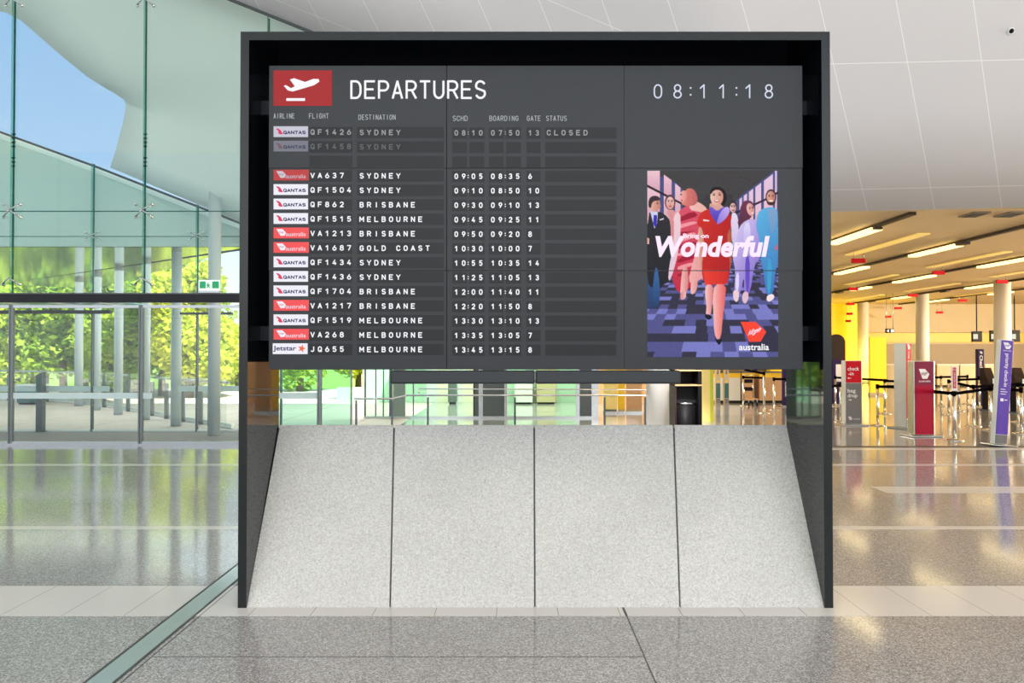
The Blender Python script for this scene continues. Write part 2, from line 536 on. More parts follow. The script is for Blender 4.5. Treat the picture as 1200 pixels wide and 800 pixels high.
class MB:
    def din(self, s, fmap, x0, yb, wd, h, m, th, pitch=None):
        """single-stroke sign lettering: each character wd x h, baseline yb, stroke th"""
        i = self.mi(m)
        r = th / 2
        for k, ch in enumerate(s):
            if ch == ' ':
                continue
            xo = x0 + k * pitch
            ww = wd - th
            hh = h - th
            for st in STROKES[ch]:
                pts = [(xo + r + x * ww, yb + r + y * hh) for x, y in st]
                for (ax, ay), (bx, by) in zip(pts, pts[1:]):
                    dx, dy = bx - ax, by - ay
                    ln_ = math.hypot(dx, dy)
                    if ln_ < 1e-6:
                        continue
                    nx, ny = -dy / ln_ * r, dx / ln_ * r
                    ex, ey = dx / ln_ * r * .6, dy / ln_ * r * .6
                    q = [(ax + nx - ex, ay + ny - ey), (ax - nx - ex, ay - ny - ey), (bx - nx + ex, by - ny + ey), (bx + nx + ex, by + ny + ey)]
                    fc = self.bm.faces.new([self.bm.verts.new(fmap(*p)) for p in q])
                    fc.material_index = i
        return self

    def __init__(self):
        self.bm = bmesh.new()
        self.ms = []
        self.smooth = set()

    def mi(self, m):
        if m not in self.ms:
            self.ms.append(m)
        return self.ms.index(m)

    def face(self, pts, m, smooth=False):
        vs = [self.bm.verts.new(p) for p in pts]
        f = self.bm.faces.new(vs)
        f.material_index = self.mi(m)
        f.smooth = smooth
        return f

    def box(self, x0, x1, y0, y1, z0, z1, m, mat4=None):
        c = [Vector((x, y, z)) for x in (x0, x1) for y in (y0, y1) for z in (z0, z1)]
        if mat4 is not None:
            c = [mat4 @ v for v in c]
        v = [self.bm.verts.new(p) for p in c]
        for q in ((0, 1, 3, 2), (4, 6, 7, 5), (0, 4, 5, 1), (2, 3, 7, 6), (0, 2, 6, 4), (1, 5, 7, 3)):
            f = self.bm.faces.new([v[i] for i in q])
            f.material_index = self.mi(m)
        return self

    def prism(self, pts, ext, m):
        """a planar outline given thickness along ext"""
        a = [self.bm.verts.new(p) for p in pts]
        b = [self.bm.verts.new(Vector(p) + Vector(ext)) for p in pts]
        i = self.mi(m)
        n = len(pts)
        for vs in (a, list(reversed(b))):
            f = self.bm.faces.new(vs)
            f.material_index = i
        for k in range(n):
            f = self.bm.faces.new([a[(k + 1) % n], a[k], b[k], b[(k + 1) % n]])
            f.material_index = i
        return self

    def cyl(self, p0, p1, r, m, r2=None, seg=16, smooth=True):
        p0, p1 = Vector(p0), Vector(p1)
        r2 = r if r2 is None else r2
        d = (p1 - p0).normalized()
        u = d.orthogonal().normalized()
        v = d.cross(u)
        i = self.mi(m)
        ring = []
        for (p, rr) in ((p0, r), (p1, r2)):
            ring.append([self.bm.verts.new(p + (u * math.cos(2 * PI * k / seg) + v * math.sin(2 * PI * k / seg)) * rr) for k in range(seg)])
        for k in range(seg):
            f = self.bm.faces.new([ring[0][k], ring[0][(k + 1) % seg], ring[1][(k + 1) % seg], ring[1][k]])
            f.material_index = i
            f.smooth = smooth
        f = self.bm.faces.new(list(reversed(ring[0]))); f.material_index = i
        f = self.bm.faces.new(ring[1]); f.material_index = i
        return self

    def lathe(self, prof, c, m, seg=20):
        c = Vector(c)
        i = self.mi(m)
        rings = [[self.bm.verts.new(c + Vector((r * math.cos(2 * PI * k / seg), r * math.sin(2 * PI * k / seg), z))) for k in range(seg)] for r, z in prof]
        for a, b in zip(rings, rings[1:]):
            for k in range(seg):
                f = self.bm.faces.new([a[k], a[(k + 1) % seg], b[(k + 1) % seg], b[k]])
                f.material_index = i
                f.smooth = True
        f = self.bm.faces.new(list(reversed(rings[0]))); f.material_index = i
        f = self.bm.faces.new(rings[-1]); f.material_index = i
        return self

    def ball(self, c, r, m, seg=10):
        prof = [(max(0.02 * r, r * math.sin(PI * k / seg)), -r * math.cos(PI * k / seg)) for k in range(seg + 1)]
        return self.lathe(prof, c, m, seg=12)

    def tube(self, pts, r, m, seg=8):
        for a, b in zip(pts, pts[1:]):
            self.cyl(a, b, r, m, seg=seg)
            self.ball(b, r, m, 6)
        return self

    def text(self, s, fmap, cx, cy, wd, h, m, bold=0.0, shear=0.0, ref=None, space=1.0):
        """lettering fitted into wd x h about (cx, cy) of a 2D frame that fmap carries into space; ref = string whose bounds set the height"""
        vs, fs, x0, x1, y0, y1 = glyphs(s, bold, shear, space)
        if not vs:
            return self
        if ref:
            _, _, _, _, y0, y1 = glyphs(ref, bold, shear, space)
        sy = h / (y1 - y0)
        sx = wd / (x1 - x0) if wd else sy
        bv = [self.bm.verts.new(fmap(cx + (x - (x0 + x1) / 2) * sx, cy + (y - (y0 + y1) / 2) * sy)) for x, y in vs]
        i = self.mi(m)
        for f in fs:
            try:
                nf = self.bm.faces.new([bv[k] for k in f])
                nf.material_index = i
            except ValueError:
                pass
        return self

    def poly(self, fmap, pts, m):
        return self.face([fmap(x, y) for x, y in pts], m)

    def build(self, name, parent=None, origin=None, bevel=0.0, recalc=True):
        org = Vector((0, 0, 0))
        if origin is not None:
            org = Vector(origin)
        for v in self.bm.verts:
            v.co -= org
        if recalc:
            bmesh.ops.recalc_face_normals(self.bm, faces=self.bm.faces)
        me = bpy.data.meshes.new(name)
        self.bm.to_mesh(me)
        self.bm.free()
        for m in self.ms:
            me.materials.append(m)
        o = bpy.data.objects.new(name, me)
        C.objects.link(o)
        if parent is not None:
            o.parent = parent
        else:
            o.location = org
        if bevel:
            b = o.modifiers.new('bevel', 'BEVEL')
            b.width = bevel
            b.segments = 2
            b.limit_method = 'ANGLE'
        return o


def tag(o, label, cat, group=None, kind='thing'):
    o['label'] = label
    o['category'] = cat
    if group:
        o['group'] = group
    if kind:
        o['kind'] = kind
    return o


def thing(name, label, cat, loc=(0, 0, 0), rz=0.0, group=None):
    o = bpy.data.objects.new(name, None)
    C.objects.link(o)
    o.location = loc
    o.rotation_euler = (0, 0, rz)
    return tag(o, label, cat, group)


def structure(o):
    o['kind'] = 'structure'
    return o


def copy_tree(o, parent=None):
    c = o.copy()
    C.objects.link(c)
    c.parent = parent
    for ch in list(o.children):
        copy_tree(ch, c)
    return c


# ================================================================== THE SETTING
FY = 13.5                                   # plane of the glass facade
OY = 15.85                                  # plane of the outer glass of the entrance lobby

f = MB(); f.box(-40, 45, -12, FY, -0.2, 0, M['terrazzo']); f.box(-2.6, 45, FY, 62, -0.2, 0, M['terrazzo'])
structure(f.build('floor'))
f = MB(); f.box(-60, -2.6, OY, 34, -0.25, -0.01, M['pavement']); structure(f.build('ground'))
f = MB(); f.box(-60, -2.6, FY, OY, -0.2, -0.005, M['mat_grey']); structure(f.build('floor_lobby'))
f = MB(); f.box(-120, 60, 34, 160, -0.6, -0.3, M['grass']); structure(f.build('ground_lawn'))


def ydepth(py):
    return PF(600, py).y


f = MB()
f.box(-20, 30, ydepth(721.5), ydepth(686.5), -0.01, 0.0015, M['tile']); structure(f.build('trim_1'))
f = MB(); f.box(-20, 30, ydepth(620), ydepth(616.5), -0.01, 0.0015, M['inlay']); structure(f.build('trim_2'))
f = MB(); f.box(4.52, 30, ydepth(577.5), ydepth(570), -0.01, 0.0015, M['inlay']); structure(f.build('trim_3'))
f = MB(); f.box(-20, 30, ydepth(545.5), ydepth(543.5), -0.01, 0.0015, M['inlay']); structure(f.build('trim_4'))
f = MB(); f.box(2.4, 30, ydepth(527), ydepth(524.5), -0.01, 0.0015, M['inlay']); structure(f.build('trim_5'))
f = MB(); f.box(2.4, 30, ydepth(524.3), ydepth(522.5), -0.01, 0.001, M['joint']); structure(f.build('trim_6'))
f = MB()
f.box(0.735, 0.742, -1, ydepth(721.7), -0.01, 0.001, M['joint'])
f.box(0.73, 0.745, ydepth(721.5), 5.2, -0.01, 0.0025, M['joint'])
f.box(-2.0, 0.735, 4.145, 4.15, -0.01, 0.001, M['joint'])
structure(f.build('trim_7'))

# recessed steel channel running away from the viewer
t = thing('floor_channel', 'long steel channel cover set in the floor left of the departures board', 'channel', (-2.12, 4.0, 0))
f = MB(); f.box(-2.185, -2.055, -1.5, 9.5, -0.01, 0.003, M['channel']); f.build('cover_plate', t, t.location)
f = MB()
f.box(-2.205, -2.187, -1.5, 9.5, -0.01, 0.0022, M['joint'])
f.box(-2.053, -2.036, -1.5, 9.5, -0.01, 0.0022, M['joint'])
f.box(-2.012, -2.006, -1.5, 9.5, -0.01, 0.0018, M['joint'])
f.build('channel_edge', t, t.location)

# big leaning white surface over the hall opening; its lower edge follows the glass on the left
EDGE = [(-160, -171), (60, -83), (268, 0), (350, 33), (500, 93), (700, 174), (840, 231), (905, 249), (978, 248), (1090, 245.5), (1200, 243), (1420, 238), (1800, 229)]


def smooth_edge(pts, n=6):
    out = []
    for k in range(len(pts) - 1):
        p0, p1, p2, p3 = pts[max(k - 1, 0)], pts[k], pts[k + 1], pts[min(k + 2, len(pts) - 1)]
        for q in range(n):
            t_ = q / n
            m1x, m1y = (p2[0] - p0[0]) / 2, (p2[1] - p0[1]) / 2
            m2x, m2y = (p3[0] - p1[0]) / 2, (p3[1] - p1[1]) / 2
            x = p1[0] + (p2[0] - p1[0]) * t_
            h00, h10, h01, h11 = 2 * t_**3 - 3 * t_**2 + 1, t_**3 - 2 * t_**2 + t_, -2 * t_**3 + 3 * t_**2, t_**3 - t_**2
            sx = p2[0] - p1[0]
            s1 = m1y / max(m1x, 1e-6) * sx
            s2 = m2y / max(m2x, 1e-6) * sx
            out.append((x, h00 * p1[1] + h10 * s1 + h01 * p2[1] + h11 * s2))
    return out + [pts[-1]]


low = [P(x, y, FY) for x, y in smooth_edge(EDGE)]
LEAN = Vector((-0.91, -1.0, 1.73))
f = MB()
uvl = f.bm.loops.layers.uv.new('UVMap')
NV = 6
grid = [[(f.bm.verts.new(p + LEAN * (k * 0.9)), p.x, k * 0.9 * LEAN.length) for k in range(NV)] for p in low]
ii = f.mi(M['white_panel'])
for ga_, gb_ in zip(grid, grid[1:]):
    for k in range(NV - 1):
        q = [ga_[k], gb_[k], gb_[k + 1], ga_[k + 1]]
        fc = f.bm.faces.new([v[0] for v in q])
        fc.material_index = ii
        fc.smooth = True
        for lp, v in zip(fc.loops, q):
            lp[uvl].uv = (v[1], v[2] - 0.45)
o = f.build('wall_bulkhead', recalc=False)
bmx = o.modifiers.new('thickness', 'SOLIDIFY'); bmx.thickness = 0.12; bmx.offset = -1
structure(o)
f = MB(); f.box(-30, 40, -9.2, 9.0, 11.5, 11.7, M['white_wall']); structure(f.build('ceiling_atrium'))
f = MB(); f.box(-34, 40, 5, 15.5, 16.2, 16.4, M['white_wall']); structure(f.build('roof'))  # unseen extra slab, added to keep leaking sun off the overhang
# small camera dome on it
d = P(1184, 36, FY) - CAM

# hall
HZ = 4.4
f = MB(); f.box(-2.6, 40, FY + 0.1, 56, HZ, HZ + 0.2, M['hall_ceiling']); structure(f.build('ceiling'))
f = MB(); f.box(2.4, 40, FY + 0.02, FY + 0.3, HZ - 0.02, HZ + 0.5, M['cream']); structure(f.build('trim_8'))
BW = 42.0


def zat(py, Y):
    return P(600, py, Y).z


f = MB()
f.box(2.4, 40, BW, BW + 0.2, zat(388.5, BW), HZ, M['cream'])
f.box(2.4, 40, BW, BW + 0.2, 0, zat(402, BW), M['taupe'])
f.box(2.4, 40, BW + 0.6, BW + 0.8, zat(402, BW), zat(388.5, BW), M['yellow'])
f.box(2.4, 40, BW - 0.05, BW + 0.6, zat(403, BW), zat(402, BW) + 0.02, M['cream'])
f.box(2.4, 40, BW - 0.05, BW + 0.6, zat(389.5, BW), zat(388.5, BW) + 0.02, M['cream'])
structure(f.build('wall_back'))
f = MB(); f.box(39, 39.2, FY, 56, 0, HZ, M['cream']); structure(f.build('wall_right'))
x0, x1 = P(960, 400, BW).x, P(1008, 400, BW).x
f = MB(); f.box(x0 - 3, x1, BW - 0.6, BW - 0.02, 0, HZ, M['yellow_lit']); structure(f.build('wall_yellow'))
x0, x1 = P(1018, 400, 29).x, P(1037, 400, 29).x
t = thing('yellow_partition', 'tall bright yellow partition panel beside the leftmost hall column', 'panel', ((x0 + x1) / 2, 29, 0))
f = MB(); f.box(x0, x1, 28.9, 29.0, 0.1, zat(395, 29), M['yellow_lit']); f.build('panel', t, t.location)
f = MB(); f.box(x0 - 0.03, x1 + 0.05, 28.88, 29.02, 0, 0.1, M['cream']); f.build('plinth', t, t.location)


# ================================================================== DEPARTURES BOARD
BY = 4.93                     # front plane
DY = 5.60                     # back plane
SY = 5.07                     # screen face
XL, XR = P(278.5, 711, BY).x, P(976.5, 711, BY).x
ZT = zat(37, BY)
TH = 0.057
board = thing('departures_board', 'large freestanding departures display board in glossy black frame on pale concrete base', 'departures board', ((XL + XR) / 2, BY, 0))
BO = board.location


def SP(px, py, d=0.0):
    return P(px, py, SY - d)


for nm, xa, xb in (('side_panel', XL, XL + TH), ('side_panel', XR - TH, XR)):
    f = MB(); f.box(xa, xb, BY + 0.004, DY, 0, ZT, M['gloss_black']); f.box(xa, xb, BY, BY + 0.0038, 0, ZT, M['edge_black'])
    f.build(nm, board, BO)
f = MB(); f.box(XL + TH, XR - TH, BY + 0.004, DY, ZT - TH, ZT, M['gloss_black']); f.box(XL + TH, XR - TH, BY, BY + 0.0038, ZT - TH, ZT, M['edge_black'])
f.build('top_panel', board, BO)
# concrete base: four leaning slabs
bot = [288.5, 457, 626.8, 797, 966.5]
top = [328, 461.8, 626, 789.5, 925]
for k in range(4):
    g0, g1 = (0 if k == 0 else 0.9), (0 if k == 3 else 0.9)
    a = P(bot[k] + g0, 711, BY + 0.01); b = P(bot[k + 1] - g1, 711, BY + 0.01)
    c = P(top[k + 1] - g1, 498, DY); d = P(top[k] + g0, 498, DY)
    a.z = b.z = 0.0
    a2, b2 = Vector((a.x, DY + 0.02, 0)), Vector((b.x, DY + 0.02, 0))
    c2, d2 = c + Vector((0, 0.02, 0)), d + Vector((0, 0.02, 0))
    f = MB()
    vs = [f.bm.verts.new(p) for p in (a, b, c, d, a2, b2, c2, d2)]
    for q in ((0, 1, 2, 3), (3, 2, 6, 7), (4, 7, 6, 5), (0, 3, 7, 4), (1, 5, 6, 2), (0, 4, 5, 1)):
        fc = f.bm.faces.new([vs[i] for i in q]); fc.material_index = f.mi(M['concrete'])
    f.build('concrete_panel', board, BO, bevel=0.004)
f = MB()
ins = 0.012
f.prism([Vector((P(289, 711, BY).x, BY + 0.03, 0.002)), Vector((P(289, 711, BY).x, DY + 0.01, 0.002)), Vector((P(289, 711, BY).x, DY + 0.01, zat(498, DY) - 0.02)), Vector((P(289, 711, BY).x, DY - 0.01, zat(498, DY) - 0.02))],
        (P(966, 711, BY).x - P(289, 711, BY).x, 0, 0), M['joint'])
f.build('base_core', board, BO)

# video wall
vw = MB()
a, b = SP(316, 433), SP(939, 78)
vw.box(a.x, b.x, SY + 0.025, SY + 0.11, a.z, b.z, M['housing'])
vw = vw.build('video_wall', board, BO)
cols = [315, 523.5, 731.7, 940]
rws = [77, 197, 317, 432.5]
for i in range(3):
    for j in range(3):
        p0 = SP(cols[i] + (0.35 if i else 0), rws[j + 1] - (0.35 if j < 2 else 0)); p1 = SP(cols[i + 1] - (0.35 if i < 2 else 0), rws[j] + (0.35 if j else 0))
        f = MB(); f.box(p0.x, p1.x, SY, SY + 0.024, p0.z, p1.z, M['screen'])
        f.build('monitor', vw, BO)
f = MB(); f.box(XL + TH, XR - TH, DY - 0.05, DY - 0.01, SP(0, 425).z, ZT - TH, M['housing']); f.build('back_panel', board, BO)
# brackets to the side panels
f = MB()
for py in (120, 390):
    z = SP(0, py).z
    f.box(XL + TH, XR - TH, SY + 0.11, SY + 0.17, z - 0.05, z + 0.05, M['housing'])
f.build('mounting_rail', board, BO)
# sound bar under the screens
f = MB()
a, b = P(458, 449.5, SY + 0.03), P(626.7, 434, SY + 0.03)
a2, b2 = P(627.6, 449.5, SY + 0.03), P(797, 434, SY + 0.03)
for p, q in ((a, b), (a2, b2)):
    f.box(p.x, q.x, SY + 0.0, SY + 0.10, p.z, q.z, M['soundbar'])
f.build('sound_bar', board, BO, bevel=0.012)

D1, D2, D3, D4 = 0.0015, 0.003, 0.0045, 0.006


def at(d):
    return lambda x, y: SP(x, y, d)


def flip(d, cx=0):
    """2D frame with y up, in photograph pixels below the top"""
    return lambda x, y: SP(x, -y, d)


def letters(mb, s, x0, pitch, y, h, m, wd=4.9, bold=0.012):
    for k, ch in enumerate(s):
        if ch == ' ':
            continue
        ww = {'M': 5.6, 'I': 3.0, 'Y': 5.2, 'A': 5.2, 'V': 5.2}.get(ch, wd)
        mb.din(ch, flip(D3), x0 + k * pitch - ww / 2, -y - h / 2, ww, h, m, 1.25, 1)


def rect(mb, x0, x1, y0, y1, m, d=D1):
    mb.face([SP(x0, y1, d), SP(x1, y1, d), SP(x1, y0, d), SP(x0, y0, d)], m)


# heading
f = MB()
f.din('DEPARTURES', flip(D3), 410.5, -116, 13.2, 22, M['led_white'], 2.5, 16.2)
f.build('heading', vw, BO, recalc=False)
f = MB()
rect(f, 320.5, 389, 82.5, 124, M['led_red'])
pl = [(332.5, 100.5), (335, 99.6), (341, 103.2), (345.5, 101.2), (339.8, 93.2), (344.5, 91.6), (357.5, 96), (367, 92.4), (373.5, 92.6), (374.3, 95.6), (368, 99.8), (352, 104.6), (343, 107.2), (337.5, 106)]
f.poly(at(D3), list(reversed(pl)), M['led_white'])
rect(f, 335.5, 357.5, 115, 118.2, M['led_white'], D3)
f.build('departures_icon', vw, BO, recalc=False)
for s, xa, xb in (('AIRLINE', 320.5, 346), ('FLIGHT', 362, 386), ('DESTINATION', 420, 464.5), ('SCHD', 530.5, 549), ('BOARDING', 573.5, 608.5), ('GATE', 617.5, 634.5), ('STATUS', 640, 665)):
    yy = 135.8 if xa < 400 else (137.3 if xa < 500 else 138.6)
    pt_ = (xb - xa) / len(s)
    f = MB()
    f.din(s, flip(D3), xa, -yy - 3.1, pt_ * 0.8, 6.2, M['led_head'], 0.75, pt_)
    f.build('column_heading', vw, BO, recalc=False)
for s, x in (('0', 771), ('8', 794), (':', 809.3), ('1', 824), ('1', 846.5), (':', 863), ('1', 877.5), ('8', 901)):
    if s == ':':
        for dy in (-4, 4):
            f = MB(); f.poly(flip(D3), [(x - 1, -107 + dy - 1), (x + 1, -107 + dy - 1), (x + 1, -107 + dy + 1), (x - 1, -107 + dy + 1)], M['led_clock'])
            f.build('colon_dot', vw, BO, recalc=False)
        continue
    f = MB()
    f.din(s, flip(D3), x - 5, -107 - 8.4, 10, 16.8, M['led_clock'], 1.6, 1)
    f.build('clock_digit', vw, BO, recalc=False)

ROWS = [('Q', 'QF1426', 'SYDNEY', '0810', '0750', '13', 'CLOSED', 1), ('Q', 'QF1458', 'SYDNEY', '', '', '', '', 2), ('', '', '', '', '', '', '', 0),
        ('V', 'VA637', 'SYDNEY', '0905', '0835', '6', '', 0.5), ('Q', 'QF1504', 'SYDNEY', '0910', '0850', '10', '', 0),
        ('Q', 'QF862', 'BRISBANE', '0930', '0910', '13', '', 0), ('Q', 'QF1515', 'MELBOURNE', '0945', '0925', '11', '', 0),
        ('V', 'VA1213', 'BRISBANE', '0950', '0920', '8', '', 0), ('V', 'VA1687', 'GOLD COAST', '1030', '1000', '7', '', 0),
        ('Q', 'QF1434', 'SYDNEY', '1055', '1035', '14', '', 0), ('Q', 'QF1436', 'SYDNEY', '1125', '1105', '13', '', 0),
        ('Q', 'QF1704', 'BRISBANE', '1200', '1140', '11', '', 0), ('V', 'VA1217', 'BRISBANE', '1220', '1150', '8', '', 0),
        ('Q', 'QF1519', 'MELBOURNE', '1330', '1310', '13', '', 0), ('V', 'VA268', 'MELBOURNE', '1335', '1305', '7', '', 0),
        ('J', 'JQ655', 'MELBOURNE', '1345', '1315', '8', '', 0)]
CELLS = [(362.5, 412.5), (418.5, 520), (530, 547), (550, 567.5), (573, 590), (593, 610.5), (617, 633.5), (639, 722.5)]


def airline_tile(kind, y, dim, x0=320.6, x1=361, h=6.3):
    f = MB()
    if kind == 'Q':
        tile, ink, tail = [(M['led_tile'], M['led_navy'], M['led_crimson']), (M['led_tile_dim'], M['led_navy'], M['led_crimson']), (M['led_tile_faint'], M['led_navy_faint'], M['led_crimson_faint'])][int(dim)]
        rect(f, x0, x1, y - h, y + h, tile)
        T = [(323.2, -4.2), (326.2, -3.9), (328.8, -2.2), (330.2, 0.2), (331.8, 2.6), (327.6, 2.7), (325.6, 0.6), (326.6, -0.6)]
        f.poly(at(D3), [(x, y + 0.4 + dy) for x, dy in reversed(T)], tail)
        f.din('QANTAS', flip(D3), 332.0, -(y + 3.0), 4.2, 4.1, ink, 1.0, 4.42)
    elif kind == 'V':
        rect(f, x0, x1 + 1, y - h, y + h, M['led_coral'] if not dim else M['led_coral_dim'])
        T = [(323.8, -4.6), (331, -4.6), (335, -0.6), (333.6, 3.2), (328.8, 3.4)]
        f.poly(at(D3), [(x, y + dy) for x, dy in reversed(T)], M['led_tile'] if not dim else M['led_tile_dim'])
        f.text('Virgin', flip(D4), 330, -(y - 0.6), 6, 2.6, M['led_coral_dim'], shear=0.3, bold=0.01)
        f.text('australia', flip(D3), 346.6, -(y + 1.4), 23.5, 4.6, M['led_tile'] if not dim else M['led_tile_dim'], bold=0.0)
    else:
        rect(f, x0 - 1, x1 - 0.5, y - h, y + h, M['led_tile'])
        f.text('Jetstar', flip(D3), 333.6, -(y + 0.2), 27, 7.2, M['led_navy'], bold=0.022)
        st = [(353.6 + (5.0 if k % 2 == 0 else 2.0) * math.sin(k * PI / 5 + 0.25), y - 0.2 - (5.0 if k % 2 == 0 else 2.0) * math.cos(k * PI / 5 + 0.25)) for k in range(10)]
        for k in range(10):
            f.poly(at(D3), [(353.6, y - 0.2), st[(k + 1) % 10], st[k]], M['led_orange'])
    return f.build('airline_logo', vw, BO, recalc=False)


for k, (al, fl, de, sc, bo, ga, stt, dim) in enumerate(ROWS):
    y = 154.2 + k * 16.95
    ink = M['led_white'] if dim in (0, 0.5) else (M['led_dim'] if dim == 1 else M['led_faint'])
    if al:
        airline_tile(al, y, dim)
    f = MB()
    for xa, xb in CELLS:
        yo = 0.7 if xa < 530 else 1.4
        rect(f, xa, xb, y - 6.3 + yo, y + 6.7 + yo, M['cell'])
    h = 6.6
    letters(f, fl, 366.3, 8.55, y + 0.5, h, ink)
    letters(f, de, 423.9, 8.58, y + 0.9, h, ink)
    for s, xs in ((sc, (534.7, 543.4, 554.8, 563.4)), (bo, (577.6, 586.4, 598.3, 606.6)), (ga, (621.2, 629.6))):
        for ch, x in zip(s, xs):
            letters(f, ch, x, 1, y + 1.4, h, ink, wd=4.3)
    if sc:
        letters(f, ':', 548.7, 1, y + 1.6, 5.4, ink)
        letters(f, ':', 592.2, 1, y + 1.6, 5.4, ink)
    letters(f, stt, 643.2, 8.6, y + 1.2, h, ink)
    f.build('flight_row', vw, BO, recalc=False)


# advert picture shown on the right-hand screens: the LED pixels carry their own colours
def advert():
    X0, X1, Y0, Y1 = 758.6, 912.0, 200.0, 418.2
    NX, NY, SS = 230, 327, 3
    W, H = NX * SS, NY * SS
    img = np.zeros((H, W, 3), np.float32)
    gx, gy = np.meshgrid(X0 + (np.arange(W) + .5) / W * (X1 - X0), Y0 + (np.arange(H) + .5) / H * (Y1 - Y0))
    rng = np.random.default_rng(5)
    img[:] = (66, 64, 66)

    def inside(pts):
        m = np.zeros((H, W), bool)
        n = len(pts)
        for k in range(n):
            (xa, ya), (xb, yb) = pts[k], pts[(k + 1) % n]
            if ya == yb:
                continue
            c = (gy > min(ya, yb)) & (gy <= max(ya, yb)) & (gx < xa + (gy - ya) * (xb - xa) / (yb - ya))
            m ^= c
        return m

    def smoothp(pts, it=2):
        for _ in range(it):
            q = []
            for k in range(len(pts)):
                a, b = pts[k], pts[(k + 1) % len(pts)]
                q += [(a[0] * .75 + b[0] * .25, a[1] * .75 + b[1] * .25), (a[0] * .25 + b[0] * .75, a[1] * .25 + b[1] * .75)]
            pts = q
        return pts

    def fill(m, c, c2=None, ang=0.0):
        if c2 is None:
            img[m] = c
        elif m.any():
            q = gx * math.cos(ang) + gy * math.sin(ang)
            lo, hi = q[m].min(), q[m].max()
            tt = ((q[m] - lo) / max(hi - lo, 1e-6))[:, None]
            img[m] = np.array(c) * (1 - tt) + np.array(c2) * tt

    def pg(pts, c, c2=None, ang=0.0, sm=0):
        fill(inside(smoothp(pts, sm) if sm else pts), c, c2, ang)

    def el(x, y, rx, ry, c, c2=None, ang=0.0, rot=0.0):
        dx, dy = gx - x, gy - y
        u = dx * math.cos(rot) + dy * math.sin(rot)
        v = -dx * math.sin(rot) + dy * math.cos(rot)
        fill((u / rx) ** 2 + (v / ry) ** 2 < 1, c, c2, ang)

    # carpet of woven planks in perspective
    fl = gy > 292
    dep = 60.0 / np.maximum(gy - 262, 1)
    u = (gx - 836) * dep / 5.0
    r_ = np.floor(dep * 30 + 100)
    cell = np.floor(u / 1.3 + (r_ * 0.37) % 1 * 3)
    hsh = np.abs(np.sin(cell * 12.9898 + r_ * 78.233) * 43758.5453) % 1
    cA, cB, cC = np.array((52, 50, 70)), np.array((84, 84, 140)), np.array((122, 124, 196))
    carpet = np.where(hsh[..., None] < .45, cA, np.where(hsh[..., None] < .78, cB, cC)).astype(np.float32)
    img[fl] = carpet[fl]
    pg([(758, 300), (776, 292), (772, 360), (758, 362)], (60, 110, 170), (40, 60, 100), 1.57)
    # windows of the corridor
    pk, pk2, mu = (236, 196, 208), (214, 160, 180), (74, 80, 130)
    pg([(758, 200), (792, 214), (800, 222), (800, 262), (758, 262)], mu)
    for q in ([(758, 200), (773.3, 200), (773.3, 224), (758, 217)], [(758, 219), (773.3, 226.5), (773.3, 262), (758, 262)], [(778, 204.5), (787, 211), (787, 231), (778, 227)], [(778, 229), (787, 233.5), (787, 262), (778, 262)], [(791, 214.5), (797.5, 220), (797.5, 262), (791, 262)]):
        pg(q, pk, pk2, 1.57)
    pg([(758, 216), (800, 238), (800, 240.5), (758, 219)], (40, 34, 46))
    pg([(912, 200), (907, 200), (892, 212), (870, 228), (858, 240), (858, 262), (912, 262)], mu)
    for q in ([(908.3, 200), (910.5, 200), (910.5, 262), (908.3, 262)], [(895, 212), (905.7, 203.6), (905.7, 262), (895, 262)], [(885, 219.5), (892, 214), (892, 262), (885, 262)], [(877.5, 225), (882.6, 221), (882.6, 262), (877.5, 262)], [(871.5, 229.5), (875.5, 226.5), (875.5, 262), (871.5, 262)], [(866.5, 233.5), (869.6, 231), (869.6, 262), (866.5, 262)]):
        pg(q, (226, 196, 226), (236, 186, 196), 1.57)
    pg([(858, 250), (895, 233.5), (912, 224), (912, 227), (895, 236), (858, 253)], (52, 36, 60))
    pg([(828, 228), (858, 228), (866, 262), (866, 300), (800, 300), (800, 262)], (58, 56, 60))
    sk, sk2 = (232, 178, 160), (196, 128, 110)
    # man in dark suit
    pg([(758, 250), (770, 247), (779, 251), (786, 259), (788, 285), (787, 330), (779, 332), (774, 338), (764, 338), (758, 330)], (46, 44, 50), (34, 34, 40), 1.57, 1)
    pg([(762, 248), (771, 248), (770, 262), (767, 268)], (206, 206, 236))
    pg([(766, 252), (770, 252), (769.5, 264), (767.5, 266), (765.5, 262)], (58, 46, 178))
    el(767.5, 239.5, 6.3, 8.6, sk, sk2, 0)
    pg([(760, 243), (760, 234), (764, 229.5), (771, 229.5), (774.5, 234), (772, 235), (766, 235.5), (763.5, 239), (763, 244)], (58, 46, 50), sm=1)
    pg([(773, 257), (778, 255.5), (778, 257), (773, 258.5)], (226, 220, 226))
    pg([(758, 278), (761, 280), (760.5, 286), (758, 286)], sk)
    pg([(768, 310), (764, 345), (768, 358), (774, 352), (772, 320)], (56, 108, 164), (40, 70, 120), 1.57, 1)
    # woman behind
    el(785.3, 237, 6.2, 9, (96, 62, 70))
    el(785.3, 238, 4.7, 7.4, (240, 194, 188), (214, 150, 140), 1.57)
    pg([(780, 246), (792, 246), (794, 262), (792, 300), (786, 300), (786, 258)], (222, 150, 150), (200, 120, 130), 1.57, 1)
    # woman in rose gown
    pg([(797, 246), (806, 240), (820, 244), (826, 252), (820, 262), (818, 280), (822, 300), (820, 322), (812, 334), (800, 345), (790, 338), (786, 312), (790, 290), (792, 268), (788, 258)], (216, 84, 104), (196, 40, 66), 1.57, 1)
    for k in range(9):
        yy = 256 + k * 8
        pg([(794, yy), (812, yy - 9 + (k % 3) * 4), (819, yy - 3), (806, yy + 1), (794, yy + 5)], (240, 150, 160) if k % 2 else (160, 24, 54), sm=1)
